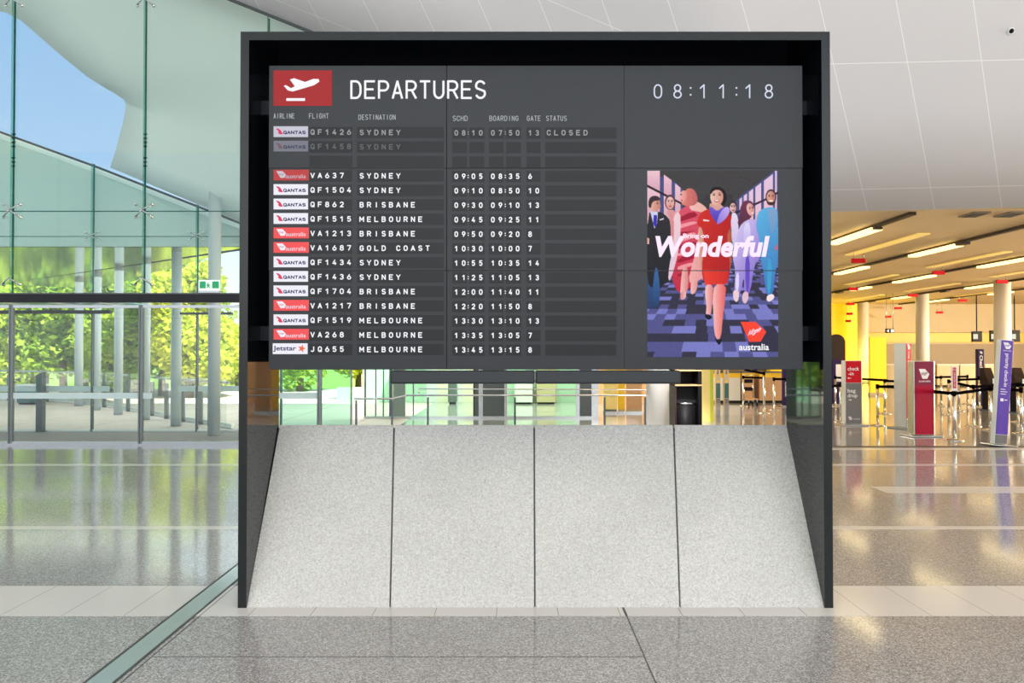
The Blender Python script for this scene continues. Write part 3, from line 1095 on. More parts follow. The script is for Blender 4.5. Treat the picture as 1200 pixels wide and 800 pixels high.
    pg([(789, 252), (797, 247), (798, 268), (795, 296), (787, 326), (783, 330), (784, 312), (789, 290), (790, 268)], (238, 204, 210), (226, 196, 216), 1.57, 1)
    pg([(808, 236), (818, 236), (829, 244), (828, 250), (818, 248), (808, 246)], (240, 186, 184), sk, 0, 1)
    pg([(797, 239), (801, 226), (806, 220), (814, 222), (818, 232), (816, 240), (806, 242)], (226, 134, 120), (190, 96, 96), 0, 1)
    el(800.5, 230, 4.2, 7.0, (240, 178, 172), (226, 140, 134), 0, 0.2)
    pg([(796.5, 228), (799, 227), (799, 229)], (70, 40, 50))
    pg([(797, 234.5), (800, 234), (800, 236)], (190, 50, 70))
    for a in ([(800, 310), (806, 312), (807, 336), (803, 346), (798, 348), (797, 340)], [(812, 300), (820, 300), (818, 330), (816, 342), (810, 346), (809, 338)]):
        pg(a, (244, 190, 184), (216, 130, 130), 0, 1)
    pg([(797, 343), (804, 340), (804, 350), (797, 352)], (216, 130, 140), (240, 190, 180), 0, 1)
    # woman at centre in red
    el(842, 231.5, 9.6, 12.5, (36, 26, 30))
    pg([(833, 322), (814, 331), (806, 331), (812, 306), (824, 290)], (240, 176, 170), (222, 140, 150), 0, 1)
    pg([(818, 265), (824, 266), (826, 300), (822, 320), (817, 300)], sk, sk2, 0, 1)
    pg([(849, 266), (857, 266), (858, 300), (855, 322), (851, 322)], (200, 112, 84), (170, 84, 66), 0, 1)
    pg([(829, 245), (838, 243), (850, 247), (857, 252), (860, 266), (853, 269), (852, 288), (856, 312), (853, 333), (825, 333), (822, 316), (825, 290), (824, 268), (816, 264), (820, 250)], (206, 44, 36), (172, 26, 30), 0.3, 1)
    pg([(824, 316), (854, 317), (852, 333), (826, 334)], (236, 62, 46), (206, 40, 36), 0)
    pg([(830, 290), (848, 286), (850, 289), (832, 294)], (160, 22, 28), sm=1)
    pg([(832, 236), (848, 240), (848, 250), (840, 256), (831, 247)], (216, 160, 146), sm=1)
    el(840, 230.5, 7.6, 10.6, (240, 196, 182), (206, 146, 128), 0)
    pg([(832, 229), (833, 221), (839, 218.5), (847, 221), (848, 228), (844, 222.5), (837, 222.5)], (36, 26, 30), sm=1)
    for ex in (836.6, 843.4):
        el(ex, 228.3, 1.5, 0.75, (52, 34, 34))
        pg([(ex - 1.9, 226.4), (ex, 225.6), (ex + 1.9, 226.4), (ex, 226.3)], (70, 46, 42))
    el(840, 235.4, 3.2, 1.5, (186, 60, 66)); el(840, 235.0, 2.6, 0.8, (250, 244, 244))
    pg([(839.3, 229), (840.8, 229), (841.4, 232.4), (838.8, 232.4)], (224, 166, 150))
    pg([(831, 243), (834, 242), (840, 248), (848, 242), (852, 244), (847, 252), (842, 264), (837, 258), (832, 250)], (112, 90, 206), (70, 56, 176), 1.57, 1)
    pg([(844, 248), (852, 241), (856, 246), (852, 255), (844, 262), (839, 263)], (196, 172, 238), (140, 116, 214), 2.4, 1)
    pg([(824, 257), (831, 258), (831, 259.5), (824, 259)], (244, 226, 230))
    pg([(837, 333), (851, 333), (850, 350), (847, 372), (845, 396), (840, 398), (837, 390), (836, 368), (835, 350)], (250, 190, 184), (226, 96, 96), 0, 1)
    pg([(827, 333), (836, 334), (835, 350), (834, 362), (833, 369), (827, 370), (828, 358), (826, 345)], (250, 200, 196), (222, 130, 130), 0, 1)
    pg([(837, 392), (840, 399), (845, 396), (846, 399), (843, 405), (839, 400)], (26, 22, 40), sm=1)
    pg([(826, 368), (833, 369), (835, 373), (829, 375), (826, 371)], (26, 22, 40), sm=1)
    # head between
    el(859, 242, 4.6, 6.6, (60, 42, 50)); el(859, 243.5, 3.7, 5.6, (238, 196, 190), (200, 150, 150), 0)
    pg([(856, 250), (863, 249), (866, 262), (864, 290), (858, 290)], (232, 216, 236), (200, 190, 226), 1.57, 1)
    # woman in lilac suit
    pg([(866, 256), (868, 240), (874, 234), (882, 236), (884, 244), (882, 252), (876, 260), (868, 266), (864, 262)], (112, 56, 84), (90, 40, 66), 1.57, 1)
    pg([(866, 266), (874, 258), (884, 256), (891, 262), (893, 290), (890, 304), (884, 310), (879, 344), (872, 345), (872, 322), (868, 345), (860, 344), (862, 318), (858, 300), (862, 284)], (206, 190, 236), (136, 112, 206), 0.5, 1)
    pg([(872, 262), (879, 260), (880, 290), (875, 300), (871, 285)], (222, 216, 246), (180, 166, 232), 1.57, 1)
    pg([(873, 300), (879, 300), (878, 342), (874, 342)], (102, 76, 190), sm=1)
    pg([(862, 322), (866, 318), (866, 340), (862, 342)], (224, 214, 246), sm=1)
    el(879.5, 245.5, 4.4, 7.6, (238, 184, 178), (206, 140, 140), 0, -0.25)
    pg([(880, 249.5), (883, 248.5), (882, 251)], (250, 240, 240))
    pg([(859, 340), (866, 340), (866, 350), (863, 355), (859, 350)], (238, 206, 214), sm=1)
    pg([(871, 342), (877, 342), (877, 351), (873, 357), (869, 351)], (226, 190, 204), sm=1)
    # man in blue suit
    pg([(887, 250), (896, 243), (911, 243), (912, 262), (912, 306), (908, 322), (906, 346), (898, 347), (895, 320), (891, 300), (890, 280), (886, 268)], (92, 176, 224), (56, 118, 186), 0.9, 1)
    pg([(899, 245), (911, 245), (910, 264), (904, 276)], (126, 164, 204), (110, 150, 196), 1.57)
    pg([(899, 302), (905, 306), (903, 344), (899, 344)], (66, 160, 204), sm=1)
    el(903.4, 231, 6.2, 9.2, (56, 40, 44)); el(903.4, 231, 4.9, 7.2, (226, 168, 150), (190, 120, 104), 0)
    pg([(898, 233), (900, 237), (907, 237), (909, 233), (908.4, 239.5), (903.5, 241), (899, 239.5)], (70, 44, 44), sm=1)
    el(903.6, 235.3, 2.4, 0.9, (250, 240, 240))
    pg([(908, 290), (911, 286), (911, 292), (908, 294)], (200, 100, 130))
    pg([(899, 346), (906, 344), (908, 349), (902, 354), (898, 352)], (244, 226, 230), sm=1)
    for ex, ey, c_ in ((783.4, 236, 0), (787.3, 236, 0), (857.6, 242, 0), (860.6, 242, 0), (878.8, 244.4, 0), (882.0, 243.8, 0), (901.4, 230, 0), (905.6, 230, 0), (770.5, 238.5, 0)):
        el(ex, ey, 0.9, 0.6, (56, 36, 40))
        pg([(ex - 1.3, ey - 1.5), (ex + 1.3, ey - 1.7), (ex + 1.3, ey - 1.2), (ex - 1.3, ey - 1.0)], (80, 52, 50))
    for ex, ey in ((785.4, 241.6), (859.2, 246.6)):
        el(ex, ey, 1.9, 0.8, (190, 80, 90))
    for q in ([(785, 237.5), (786, 237.5), (786.3, 239.6), (784.7, 239.6)], [(903, 230.6), (904, 230.6), (904.6, 233.2), (902.6, 233.2)], [(881.4, 245), (882.8, 247.6), (881, 247.8)], [(773.2, 239.5), (775, 242.4), (772.6, 242.6)]):
        pg(q, (206, 142, 126))
    img += rng.normal(0, 6, (H, W, 1))
    small = img.reshape(NY, SS, NX, SS, 3).mean((1, 3))
    small += rng.normal(0, 4, small.shape)
    small = np.clip(small, 0, 255) / 255
    ln = np.where(small <= .04045, small / 12.92, ((small + .055) / 1.055) ** 2.4)
    pa, pb, pc, pd = SP(X0, Y0, D1), SP(X1, Y0, D1), SP(X0, Y1, D1), SP(X1, Y1, D1)
    uu, vv = np.meshgrid(np.linspace(0, 1, NX + 1), np.linspace(0, 1, NY + 1))
    co = np.zeros(((NY + 1), (NX + 1), 3))
    for k in range(3):
        co[..., k] = (pa[k] * (1 - uu) + pb[k] * uu) * (1 - vv) + (pc[k] * (1 - uu) + pd[k] * uu) * vv - BO[k]
    idx = np.arange((NX + 1) * (NY + 1)).reshape(NY + 1, NX + 1)
    fs = np.stack([idx[1:, :-1], idx[1:, 1:], idx[:-1, 1:], idx[:-1, :-1]], -1).reshape(-1, 4)
    me = bpy.data.meshes.new('advert_picture')
    me.from_pydata(co.reshape(-1, 3).tolist(), [], fs.tolist())
    ca = me.color_attributes.new('led', 'FLOAT_COLOR', 'CORNER')
    c4 = np.ones((NX * NY, 4, 4), np.float32)
    c4[..., :3] = ln.reshape(-1, 1, 3)
    ca.data.foreach_set('color', c4.ravel())
    m = bpy.data.materials.new('led_picture')
    m.use_nodes = True
    tn = m.node_tree
    pn = tn.nodes['Principled BSDF']
    pn.inputs['Base Color'].default_value = (0, 0, 0, 1)
    pn.inputs['Specular IOR Level'].default_value = 0.1
    an = tn.nodes.new('ShaderNodeAttribute')
    an.attribute_name = 'led'
    tn.links.new(an.outputs['Color'], pn.inputs['Emission Color'])
    pn.inputs['Emission Strength'].default_value = 1.0
    me.materials.append(m)
    ob = bpy.data.objects.new('advert_picture', me)
    C.objects.link(ob)
    ob.parent = vw
    ob['label'] = 'backlit advert of smiling people walking down a corridor'


advert()
f = MB()
f.text('Bring on', flip(D4), 815.5, -277, 30, 7.0, M['led_pink'], bold=0.03)
f.text('Wonderful', flip(D4), 835, -288.6, 134, 25, M['led_pink'], bold=0.04, shear=0.2)
f.build('advert_slogan', vw, BO, recalc=False)
f = MB()
L = [(868, 377), (885.5, 377), (898, 388.5), (891.5, 400), (878, 400.5)]
f.poly(at(D3), list(reversed(L)), M['led_logo'])
f.poly(at(D3), [(878, 400.5), (883, 398), (893, 384), (885.5, 377), (898, 388.5), (891.5, 400)][::-1][:3] + [], M['led_logo']) if False else None
f.text('Virgin', lambda x, y: SP(884.0 + x * 0.87 + y * 0.5, 388.6 - x * 0.5 * 0.6 - y, D4), 0, 0, 17, 9, M['led_pink'], bold=0.02, shear=0.2)
f.text('australia', flip(D3), 883.6, -406.5, 35, 7.6, M['led_white'], bold=0.02)
f.build('advert_logo', vw, BO, recalc=False)
# dark seam through the picture
f = MB(); rect(f, 731.7, 940, 316.5, 317.5, M['seam'], D2); f.build('screen_joint', vw, BO, recalc=False)


# ================================================================== GLASS FACADE ON THE LEFT
XE = P(413, 480, FY).x                       # right end of the facade


def edge_z(x):
    """height of the leaning wall's lower edge in the facade plane"""
    for a, b in zip(low, low[1:]):
        if a.x <= x <= b.x:
            return a.z + (b.z - a.z) * (x - a.x) / (b.x - a.x)
    return low[0].z


def pxx(px, Y):
    return P(px, 400, Y).x


zt0, zt1 = zat(354.5, FY), zat(343.5, FY)
f = MB(); f.box(-14, XE, FY - 0.06, FY + 0.06, zt0, zt1, M['transom']); f.box(-14, XE, FY - 0.08, FY - 0.06, zt1 - 0.02, zt1, M['steel_dark']); structure(f.build('trim_9'))
f = MB(); f.box(-14, XE, FY - 0.03, FY + 0.03, 0, 0.03, M['steel']); structure(f.build('trim_10'))
f = MB()
for a, b in [q for q in zip(low, low[1:]) if q[1].x < 4.6]:
    f.prism([a + Vector((0, -.03, 0)), b + Vector((0, -.03, 0)), b + Vector((0, -.03, .05)), a + Vector((0, -.03, .05))], (0, 0.08, 0), M['gutter'])
structure(f.build('trim_11'))
# upper panes with point fixings, one window per bay
bays = [-13.5, -11.2, pxx(15, FY), pxx(169.5, FY), pxx(314, FY), XE]
hj = zat(247.5, FY)
for k in range(len(bays) - 1):
    xa, xb = bays[k] + 0.008, bays[k + 1] - 0.008
    wroot = bpy.data.objects.new('window_%d' % (k + 1), None)
    C.objects.link(wroot)
    wroot.location = ((xa + xb) / 2, FY, zt1)
    wroot['kind'] = 'structure'
    f = MB(); f.box(xa, xb, FY - 0.008, FY + 0.008, zt1 + 0.002, hj - 0.008, M['glass']); f.build('pane', wroot, wroot.location)
    za, zb = edge_z(xa) - 0.03, edge_z(xb) - 0.03
    if zb > hj + 0.1:
        f = MB(); f.prism([(xa, FY - 0.008, hj + 0.008), (xb, FY - 0.008, hj + 0.008), (xb, FY - 0.008, zb), (xa, FY - 0.008, za)], (0, 0.016, 0), M['glass'])
        f.build('pane', wroot, wroot.location)
    f = MB(); f.box(xa, xb, FY - 0.009, FY + 0.009, hj - 0.008, hj + 0.008, M['glass_edge'])
    f.build('glazing_joint', wroot, wroot.location)
    if k and k < 5:
        x = bays[k]
        f = MB(); f.box(x - 0.008, x + 0.008, FY - 0.10, FY - 0.03, zt1, edge_z(x) - 0.05, M['fin_glass']); f.box(x - 0.013, x + 0.013, FY - 0.03, FY - 0.01, zt1, edge_z(x) - 0.05, M['glass_edge'])
        f.build('glass_fin', wroot, wroot.location)
        for zz in [zat(271.5, FY) * 0 + hj, zat(326, FY)] + ([zat(1, FY)] if edge_z(x) > zat(1, FY) else []):
            f = MB()
            for sx in (-1, 1):
                for sz in ((-1, 1) if zz == hj else (-1,)):
                    e_ = Vector((x + sx * 0.15, FY - 0.07, zz + sz * 0.115))
                    f.cyl((x, FY - 0.14, zz), e_, 0.014, M['steel'], seg=8)
                    f.ball(e_ + Vector((0, 0.02, 0)), 0.032, M['chrome'], 8)
            f.build('spider_fitting', wroot, wroot.location)
        for z0_, z1_ in ((156, 172), (182, 195)):
            f = MB()
            zz = zat(z1_, FY)
            while zz < zat(z0_, FY):
                f.cyl((x - 0.03, FY - 0.03, zz), (x + 0.035, FY - 0.03, zz), 0.012, M['black'], seg=6)
                zz += 0.075
            f.build('splice_bolt', wroot, wroot.location)

# sliding doors below: leaves with steel frames and white warning strips
zd = zat(357.5, FY)
leaves = [(-1, 0, -160, 13), (1, 1, 13, 165), (2, 1, 165, 292), (3, 1, 292, 374), (4, 1, 374, 413)]
for k, (n, strip, pa, pb) in enumerate(leaves):
    xa, xb = pxx(pa, FY), pxx(pb, FY)
    dr = bpy.data.objects.new('door_%d' % (k + 1), None)
    C.objects.link(dr)
    dr.location = ((xa + xb) / 2, FY, 0)
    dr['kind'] = 'structure'
    f = MB()
    f.box(xa + 0.006, xa + 0.05, FY - 0.03, FY + 0.03, 0.03, zd, M['door_frame'])
    f.box(xb - 0.03, xb - 0.006, FY - 0.03, FY + 0.03, 0.03, zd, M['door_frame'])
    f.box(xa + 0.05, xb - 0.03, FY - 0.03, FY + 0.03, zd - 0.05, zd, M['steel'])
    f.box(xa + 0.05, xb - 0.03, FY - 0.03, FY + 0.03, 0.03, 0.07, M['steel'])
    f.build('door_frame', dr, dr.location)
    f = MB(); f.box(xa + 0.05, xb - 0.03, FY - 0.006, FY + 0.006, 0.07, zd - 0.05, M['glass_low'])
    f.build('pane', dr, dr.location) if k < 3 else None
    if k >= 3:
        f.build('pane', dr, dr.location).data.materials[0] = M['glass_mint']
    if n in (-1, 1, 3):
        f = MB(); f.box(xa + 0.05, xb - 0.03, FY - 0.0085, FY - 0.0065, zat(467, FY), zat(460, FY), M['sticker']); f.build('warning_strip', dr, dr.location)
    if n == 2:
        f = MB(); f.box(xa + 0.05, pxx(179, FY), FY - 0.0085, FY - 0.0065, zat(467, FY), zat(460, FY), M['sticker']); f.build('warning_strip', dr, dr.location)

# outer glass of the entrance lobby
zc = [P(-160, 97, OY).z, P(0, 156, OY).z, P(115, 197.5, OY).z, P(280, 262, OY).z, P(420, 316, OY).z]
xc = [P(-160, 400, OY).x, P(0, 400, OY).x, P(115, 400, OY).x, P(280, 400, OY).x, P(420, 400, OY).x]


def outer_z(x):
    for (a, za), (b, zb) in zip(zip(xc, zc), zip(xc[1:], zc[1:])):
        if a <= x <= b:
            return za + (zb - za) * (x - a) / (b - a)
    return zc[-1]


ob_ = [xc[0], pxx(-60, OY), pxx(109, OY), pxx(231.5, OY), pxx(330, OY)]
zl = zat(356, OY)
for k in range(len(ob_) - 1):
    xa, xb = ob_[k] + 0.01, ob_[k + 1] - 0.01
    wroot = bpy.data.objects.new('window_%d' % (k + 7), None)
    C.objects.link(wroot)
    wroot.location = ((xa + xb) / 2, OY, 0)
    wroot['kind'] = 'structure'
    f = MB(); f.prism([(xa, OY, 0.03), (xb, OY, 0.03), (xb, OY, outer_z(xb) - 0.05), (xa, OY, outer_z(xa) - 0.05)], (0, 0.012, 0), M['glass_low']); f.build('pane', wroot, wroot.location)
    f = MB(); f.box(xb - 0.005, xb + 0.025, OY - 0.05, OY + 0.03, 0, 2.55, M['steel_dark']); f.box(xb - 0.003, xb + 0.012, OY - 0.10, OY - 0.02, 2.8, outer_z(xb) + 0.05, M['fin_glass'])
    f.box(xb - 0.004, xb + 0.026, OY - 0.02, OY + 0.0, 2.8, outer_z(xb) + 0.05, M['glass_edge'])
    f.build('mullion', wroot, wroot.location)
    zz = zat(277, OY)
    f = MB(); f.box(xa, xb, OY - 0.006, OY + 0.018, zz - 0.008, zz + 0.008, M['glass_edge']); f.build('glazing_joint', wroot, wroot.location)
    f = MB()
    for sz in (-0.08, 0.08):
        for sx in (-1, 1):
            e_ = Vector((xb + sx * 0.14, OY - 0.06, zz + sz)); f.cyl((xb, OY - 0.15, zz), e_, 0.012, M['steel'], seg=8); f.ball(e_, 0.026, M['chrome'], 8)
    f.build('spider_fitting', wroot, wroot.location)
    if k in (0, 1):
        f = MB(); f.box(xa, pxx(130, OY) if k == 1 and False else xb, OY - 0.004, OY - 0.002, zat(458.5, OY), zat(452, OY), M['sticker']); f.build('warning_strip', wroot, wroot.location)
    if k == 2:
        f = MB(); f.box(xa, pxx(129, OY), OY - 0.004, OY - 0.002, zat(458.5, OY), zat(452, OY), M['sticker']); f.box(pxx(209, OY), xb, OY - 0.004, OY - 0.002, zat(458.5, OY), zat(452, OY), M['sticker']); f.build('warning_strip', wroot, wroot.location)
    if k == 3:
        f = MB(); f.box(xa, xb, OY - 0.004, OY - 0.002, zat(458.5, OY), zat(452, OY), M['sticker']); f.build('warning_strip', wroot, wroot.location)
f = MB(); f.box(xc[0], pxx(330, OY), OY - 0.03, OY + 0.04, 0, 0.035, M['white_trim']); structure(f.build('trim_12'))
f = MB(); f.box(xc[0], pxx(130, OY), OY - 0.06, OY + 0.06, zat(367.5, OY), zat(363.5, OY), M['gutter']); f.box(pxx(212, OY), pxx(272, OY), OY - 0.06, OY + 0.06, zat(368.5, OY), zat(366, OY), M['gutter']); structure(f.build('trim_13'))
# low glass roof of the lobby, bluish
f = MB(); f.box(xc[0], pxx(175, OY), FY + 0.1, OY - 0.1, zat(357, OY) - 0.02, zat(357, OY), M['blue_glass'])
for k in range(9):
    x = -13 + k * 0.95
    if x < pxx(175, OY):
        f.box(x, x + 0.04, FY + 0.1, OY - 0.1, zat(357, OY) - 0.04, zat(357, OY) - 0.02, M['white_trim'])
structure(f.build('ceiling_lobby'))

# green running man sign on the transom
a, b = P(233, 343.5, FY - 0.1), P(257.5, 328, FY - 0.1)
t = thing('exit_sign', 'green and white running man exit sign on the black glass transom', 'exit sign', ((a.x + b.x) / 2, FY - 0.1, zt1))
f = MB(); f.box(a.x, b.x, FY - 0.11, FY - 0.07, a.z + 0.045, b.z, M['white_sign']); f.build('sign_panel', t, t.location)
f = MB(); f.box(a.x, b.x, FY - 0.12, FY - 0.05, zt1, a.z + 0.045, M['steel']); f.build('mounting_bar', t, t.location)
f = MB()
for xa, xb in ((234, 241), (248.5, 256.5)):
    p, q = P(xa, 337.7, FY - 0.113), P(xb, 329.5, FY - 0.113)
    f.box(p.x, q.x, FY - 0.113, FY - 0.110, p.z, q.z, M['green_sign'])


def EP(x, y):
    return P(x, y, FY - 0.1125)


f.face([EP(x, y) for x, y in [(243.2, 331.2), (244.6, 331.2), (244.6, 332.6), (243.2, 332.6)]], M['green_sign'])
for q in ([(242.6, 332.8), (245, 332.8), (246.8, 334.6), (246.2, 335.2), (244.8, 334), (245, 335.4), (247, 337.4), (246.2, 337.8), (244, 336), (242.6, 337.6), (241.8, 337.2), (243, 335.2), (243, 334), (241.9, 335), (241.4, 334.4)],):
    f.face([EP(x, y) for x, y in q], M['green_sign'])
f.build('pictogram', t, t.location, recalc=False)

# ================================================================== OUTSIDE
# round columns of the forecourt canopy
cols_out = [(250.5, 509.5, 14, 228), (206, 498.5, 11.5, 300), (170.5, 491.5, 9.5, 300), (138.5, 485.5, 9.5, 300), (113.5, 480, 8, 310), (92, 475, 9, 315)]
names = ['grey round canopy column nearest the departures board, its top cut at a slant', 'grey round canopy column second from the board outside the doors', 'grey round canopy column just right of the door frame',
         'grey round canopy column just left of the door frame', 'slim grey canopy column beside the thin dark mullion', 'grey round canopy column farthest from the departures board']
CZ0 = 4.0
for (px, py, wd, pt), lb in zip(cols_out, names):
    p = PF(px, py)
    r = wd / F * p.y / 2
    o = MB()
    zt_ = CZ0 if pt > 280 else P(px, pt, p.y).z
    n = 24
    i = o.mi(M['column_grey'])
    ra = [o.bm.verts.new((p.x + r * math.cos(2 * PI * k / n), p.y + r * math.sin(2 * PI * k / n), 0)) for k in range(n)]
    rb = [o.bm.verts.new((p.x + r * math.cos(2 * PI * k / n), p.y + r * math.sin(2 * PI * k / n), zt_ - r * math.cos(2 * PI * k / n) * (0.6 if pt < 280 else 0))) for k in range(n)]
    for k in range(n):
        fc = o.bm.faces.new([ra[k], ra[(k + 1) % n], rb[(k + 1) % n], rb[k]]); fc.smooth = True; fc.material_index = i
    o.bm.faces.new(rb); o.bm.faces.new(list(reversed(ra)))
    o = o.build('canopy_column', None, (p.x, p.y, 0))
    tag(o, lb, 'column', 'round canopy columns outside the doors')

# canopy behind the outer glass: a leaning grey fascia over a flat polished soffit that mirrors the trees
CZ = 4.0


def PZ(px, py, z):
    d = ray(px, py)
    return CAM + d * ((z - CAM.z) / d.z)


up = [P(-160, 97, OY + 0.1), P(0, 156, OY + 0.1), P(115, 197.5, OY + 0.1), P(280, 262, OY + 0.1), P(400, 308, OY + 0.1)]
mid = [Vector((p.x, OY + 0.3, CZ)) for p in up]
mid[4].z = min(CZ, up[4].z - 0.05)
dn = [PZ(-160, 329, CZ), PZ(0, 333, CZ), PZ(112, 338, CZ)]
canopy = thing('forecourt_canopy', 'grey metal canopy with polished flat soffit above the forecourt columns', 'canopy', (-8, OY, CZ))
f = MB()
for k in range(4):
    f.prism([up[k], up[k + 1], mid[k + 1], mid[k]], (0, 0.08, 0), M['fascia'])
f.build('fascia', canopy, canopy.location)
f = MB()
soff = [mid[0], dn[0], dn[1], dn[2], PZ(280, 292, CZ), PZ(330, 284, CZ), Vector((mid[3].x + 0.6, OY + 0.3, CZ))]
f.prism(soff, (0, 0, 0.12), M['canopy_metal'])
f.build('soffit', canopy, canopy.location)
f = MB()
for a, b in zip(up, up[1:]):
    f.prism([a, b, b + Vector((0, 0, 0.05)), a + Vector((0, 0, 0.05))], (0, 0.1, 0), M['gutter'])
    f.prism([a - Vector((0, 0, 0.11)), b - Vector((0, 0, 0.11)), b - Vector((0, 0, 0.01)), a - Vector((0, 0, 0.01))], (0, 0.06, 0), M['white_trim'])
structure(f.build('trim_14'))

# curved roof overhang seen through the upper panes
ov = [(-60, 8, 15.2), (-20, 10, 15.2), (10, 15, 15.2), (28, 25, 15.25), (45, 40, 15.3), (60, 53, 15.35), (75, 66, 15.4), (90, 78, 15.45), (105, 90, 15.5), (122, 100, 15.6), (137, 109, 15.65), (148, 117, 15.7), (150, 124, 15.7), (146, 145, 15.74), (138, 175, 15.76), (131, 197, 15.77)]
far_ = [(380 + k * 3, -196 + k * 34.4, 13.75 + 2.0 * (k / 15) ** 1.5) for k in range(16)]
f = MB()
NS = 6
grid = []
for a_, b_2 in zip(ov, far_):
    pa, pb = P(*a_), P(*b_2)
    grid.append([f.bm.verts.new(pa.lerp(pb, q / NS)) for q in range(NS + 1)])
ii = f.mi(M['roof_soffit'])
for ga_, gb_ in zip(grid, grid[1:]):
    for q in range(NS):
        fc = f.bm.faces.new([ga_[q], gb_[q], gb_[q + 1], ga_[q + 1]]); fc.material_index = ii; fc.smooth = True
o = f.build('roof_overhang', None, (-7, 15, 0))
bmx = o.modifiers.new('thickness', 'SOLIDIFY'); bmx.thickness = 0.06
tag(o, 'curved pale grey roof overhang behind the upper glass, edged by the sky', 'roof')

# glass balustrade of the forecourt
path = [PF(x, y) for x, y in [(268, 503), (235, 497), (214, 494), (195, 490.5), (178, 487), (150, 482), (122, 477), (95, 473.5), (55, 470.5), (10, 469), (-50, 468)]]
t = thing('glass_balustrade', 'glass balustrade with grey posts curving along the forecourt behind the columns', 'balustrade', path[5])
BH = 1.0
for k, p in enumerate(path[1:]):
    f = MB(); f.box(p.x - 0.045, p.x + 0.045, p.y - 0.03, p.y + 0.03, 0, BH - 0.1, M['steel_dark']); f.build('post', t, t.location)
for a, b in zip(path, path[1:]):
    dvec = (b - a).normalized()
    nrm = Vector((-dvec.y, dvec.x, 0)) * 0.006
    aa, bb = a + Vector((0, 0, 0.08)) + nrm * 8, b + Vector((0, 0, 0.08)) + nrm * 8
    f = MB(); f.prism([aa, bb, bb + Vector((0, 0, BH + 0.02)), aa + Vector((0, 0, BH + 0.02))], nrm, M['glass_green'] if False else M['glass_low']); f.build('glass_panel', t, t.location)
f = MB(); f.tube([p + Vector((0, 0, BH + 0.02)) for p in path], 0.028, M['steel']); f.build('handrail', t, t.location)
f = MB()
for a, b in zip(path, path[1:]):
    f.prism([a + Vector((0, 0.15, 0)), b + Vector((0, 0.15, 0)), b + Vector((0, 0.15, 0.1)), a + Vector((0, 0.15, 0.1))], (0, 0.15, 0), M['white_trim'])
f.build('kerb', t, t.location)

# access post outside the doors
p = PF(47.5, 506)
t = thing('access_post', 'blue-grey access post with slanted top standing outside the sliding doors', 'post', p)
wd = 7.2 / F * p.y / 2
ht = (506 - 436) / F * p.y
f = MB(); f.prism([(p.x - wd, p.y - 0.07, 0.015), (p.x + wd, p.y - 0.07, 0.015), (p.x + wd, p.y - 0.07, ht), (p.x - wd, p.y - 0.07, ht - 0.06)], (0, 0.14, 0), M['steel_dark']); f.build('body', t, p, bevel=0.006)
f = MB(); f.box(p.x - wd * 0.7, p.x + wd * 0.7, p.y - 0.078, p.y - 0.0705, ht - 0.42, ht - 0.12, M['teal_panel']); f.build('reader_panel', t, p)
f = MB(); f.box(p.x - wd - 0.03, p.x + wd + 0.03, p.y - 0.1, p.y + 0.1, 0, 0.015, M['steel']); f.build('base_plate', t, p)

# low ticket machine far out on the forecourt
p = PF(38, 473)
t = thing('ticket_machine', 'low dark blue box with white lid far out on the forecourt', 'machine', p)
f = MB(); f.box(p.x - 0.32, p.x + 0.3, p.y - 0.3, p.y + 0.3, 0.05, 0.56, M['teal_panel']); f.build('body', t, p, bevel=0.02)
f = MB(); f.box(p.x - 0.36, p.x + 0.34, p.y - 0.34, p.y + 0.34, 0.56, 0.64, M['white_trim']); f.build('lid', t, p, bevel=0.02)
f = MB(); f.box(p.x - 0.28, p.x + 0.26, p.y - 0.26, p.y + 0.26, 0, 0.05, M['black']); f.build('foot', t, p)


# trees
def tree_meshes(seed, leafm, H, R, nleaf):
    rnd = random.Random(seed)
    tr = MB()
    tr.cyl((0, 0, 0), (0.05, 0.02, H * 0.35), 0.16, M['bark'], r2=0.11, seg=10)
    blobs = []
    for k in range(11):
        a = rnd.uniform(0, 2 * PI)
        rr = R * rnd.uniform(0.1, 0.62)
        z = H * rnd.uniform(0.22, 0.82)
        c = Vector((rr * math.cos(a), rr * math.sin(a) * 0.8, z))
        blobs.append((c, R * rnd.uniform(0.34, 0.52)))
        tr.cyl((0.05, 0.02, H * 0.3), c, 0.06, M['bark'], r2=0.02, seg=6)
    lf = MB()
    i = lf.mi(leafm)
    for k in range(nleaf):
        c, r = blobs[rnd.randrange(len(blobs))]
        d = Vector((rnd.gauss(0, 1), rnd.gauss(0, 1), rnd.gauss(0, 1))).normalized()
        p = c + d * r * (rnd.random() ** 0.35)
        p.z = max(0.25, p.z)
        s = rnd.uniform(0.09, 0.2)
        u = Vector((rnd.gauss(0, 1), rnd.gauss(0, 1), rnd.gauss(0, 0.6))).normalized()
        v = (d * 0.7 + Vector((rnd.gauss(0, 1), rnd.gauss(0, 1), rnd.gauss(0, 1) + 0.4))).normalized().cross(u).normalized()
        vs = [lf.bm.verts.new(q) for q in (p - u * s, p - v * s * 0.5, p + u * s, p + v * s * 0.5)]
        fc = lf.bm.faces.new(vs)
        fc.material_index = i
    return tr, lf


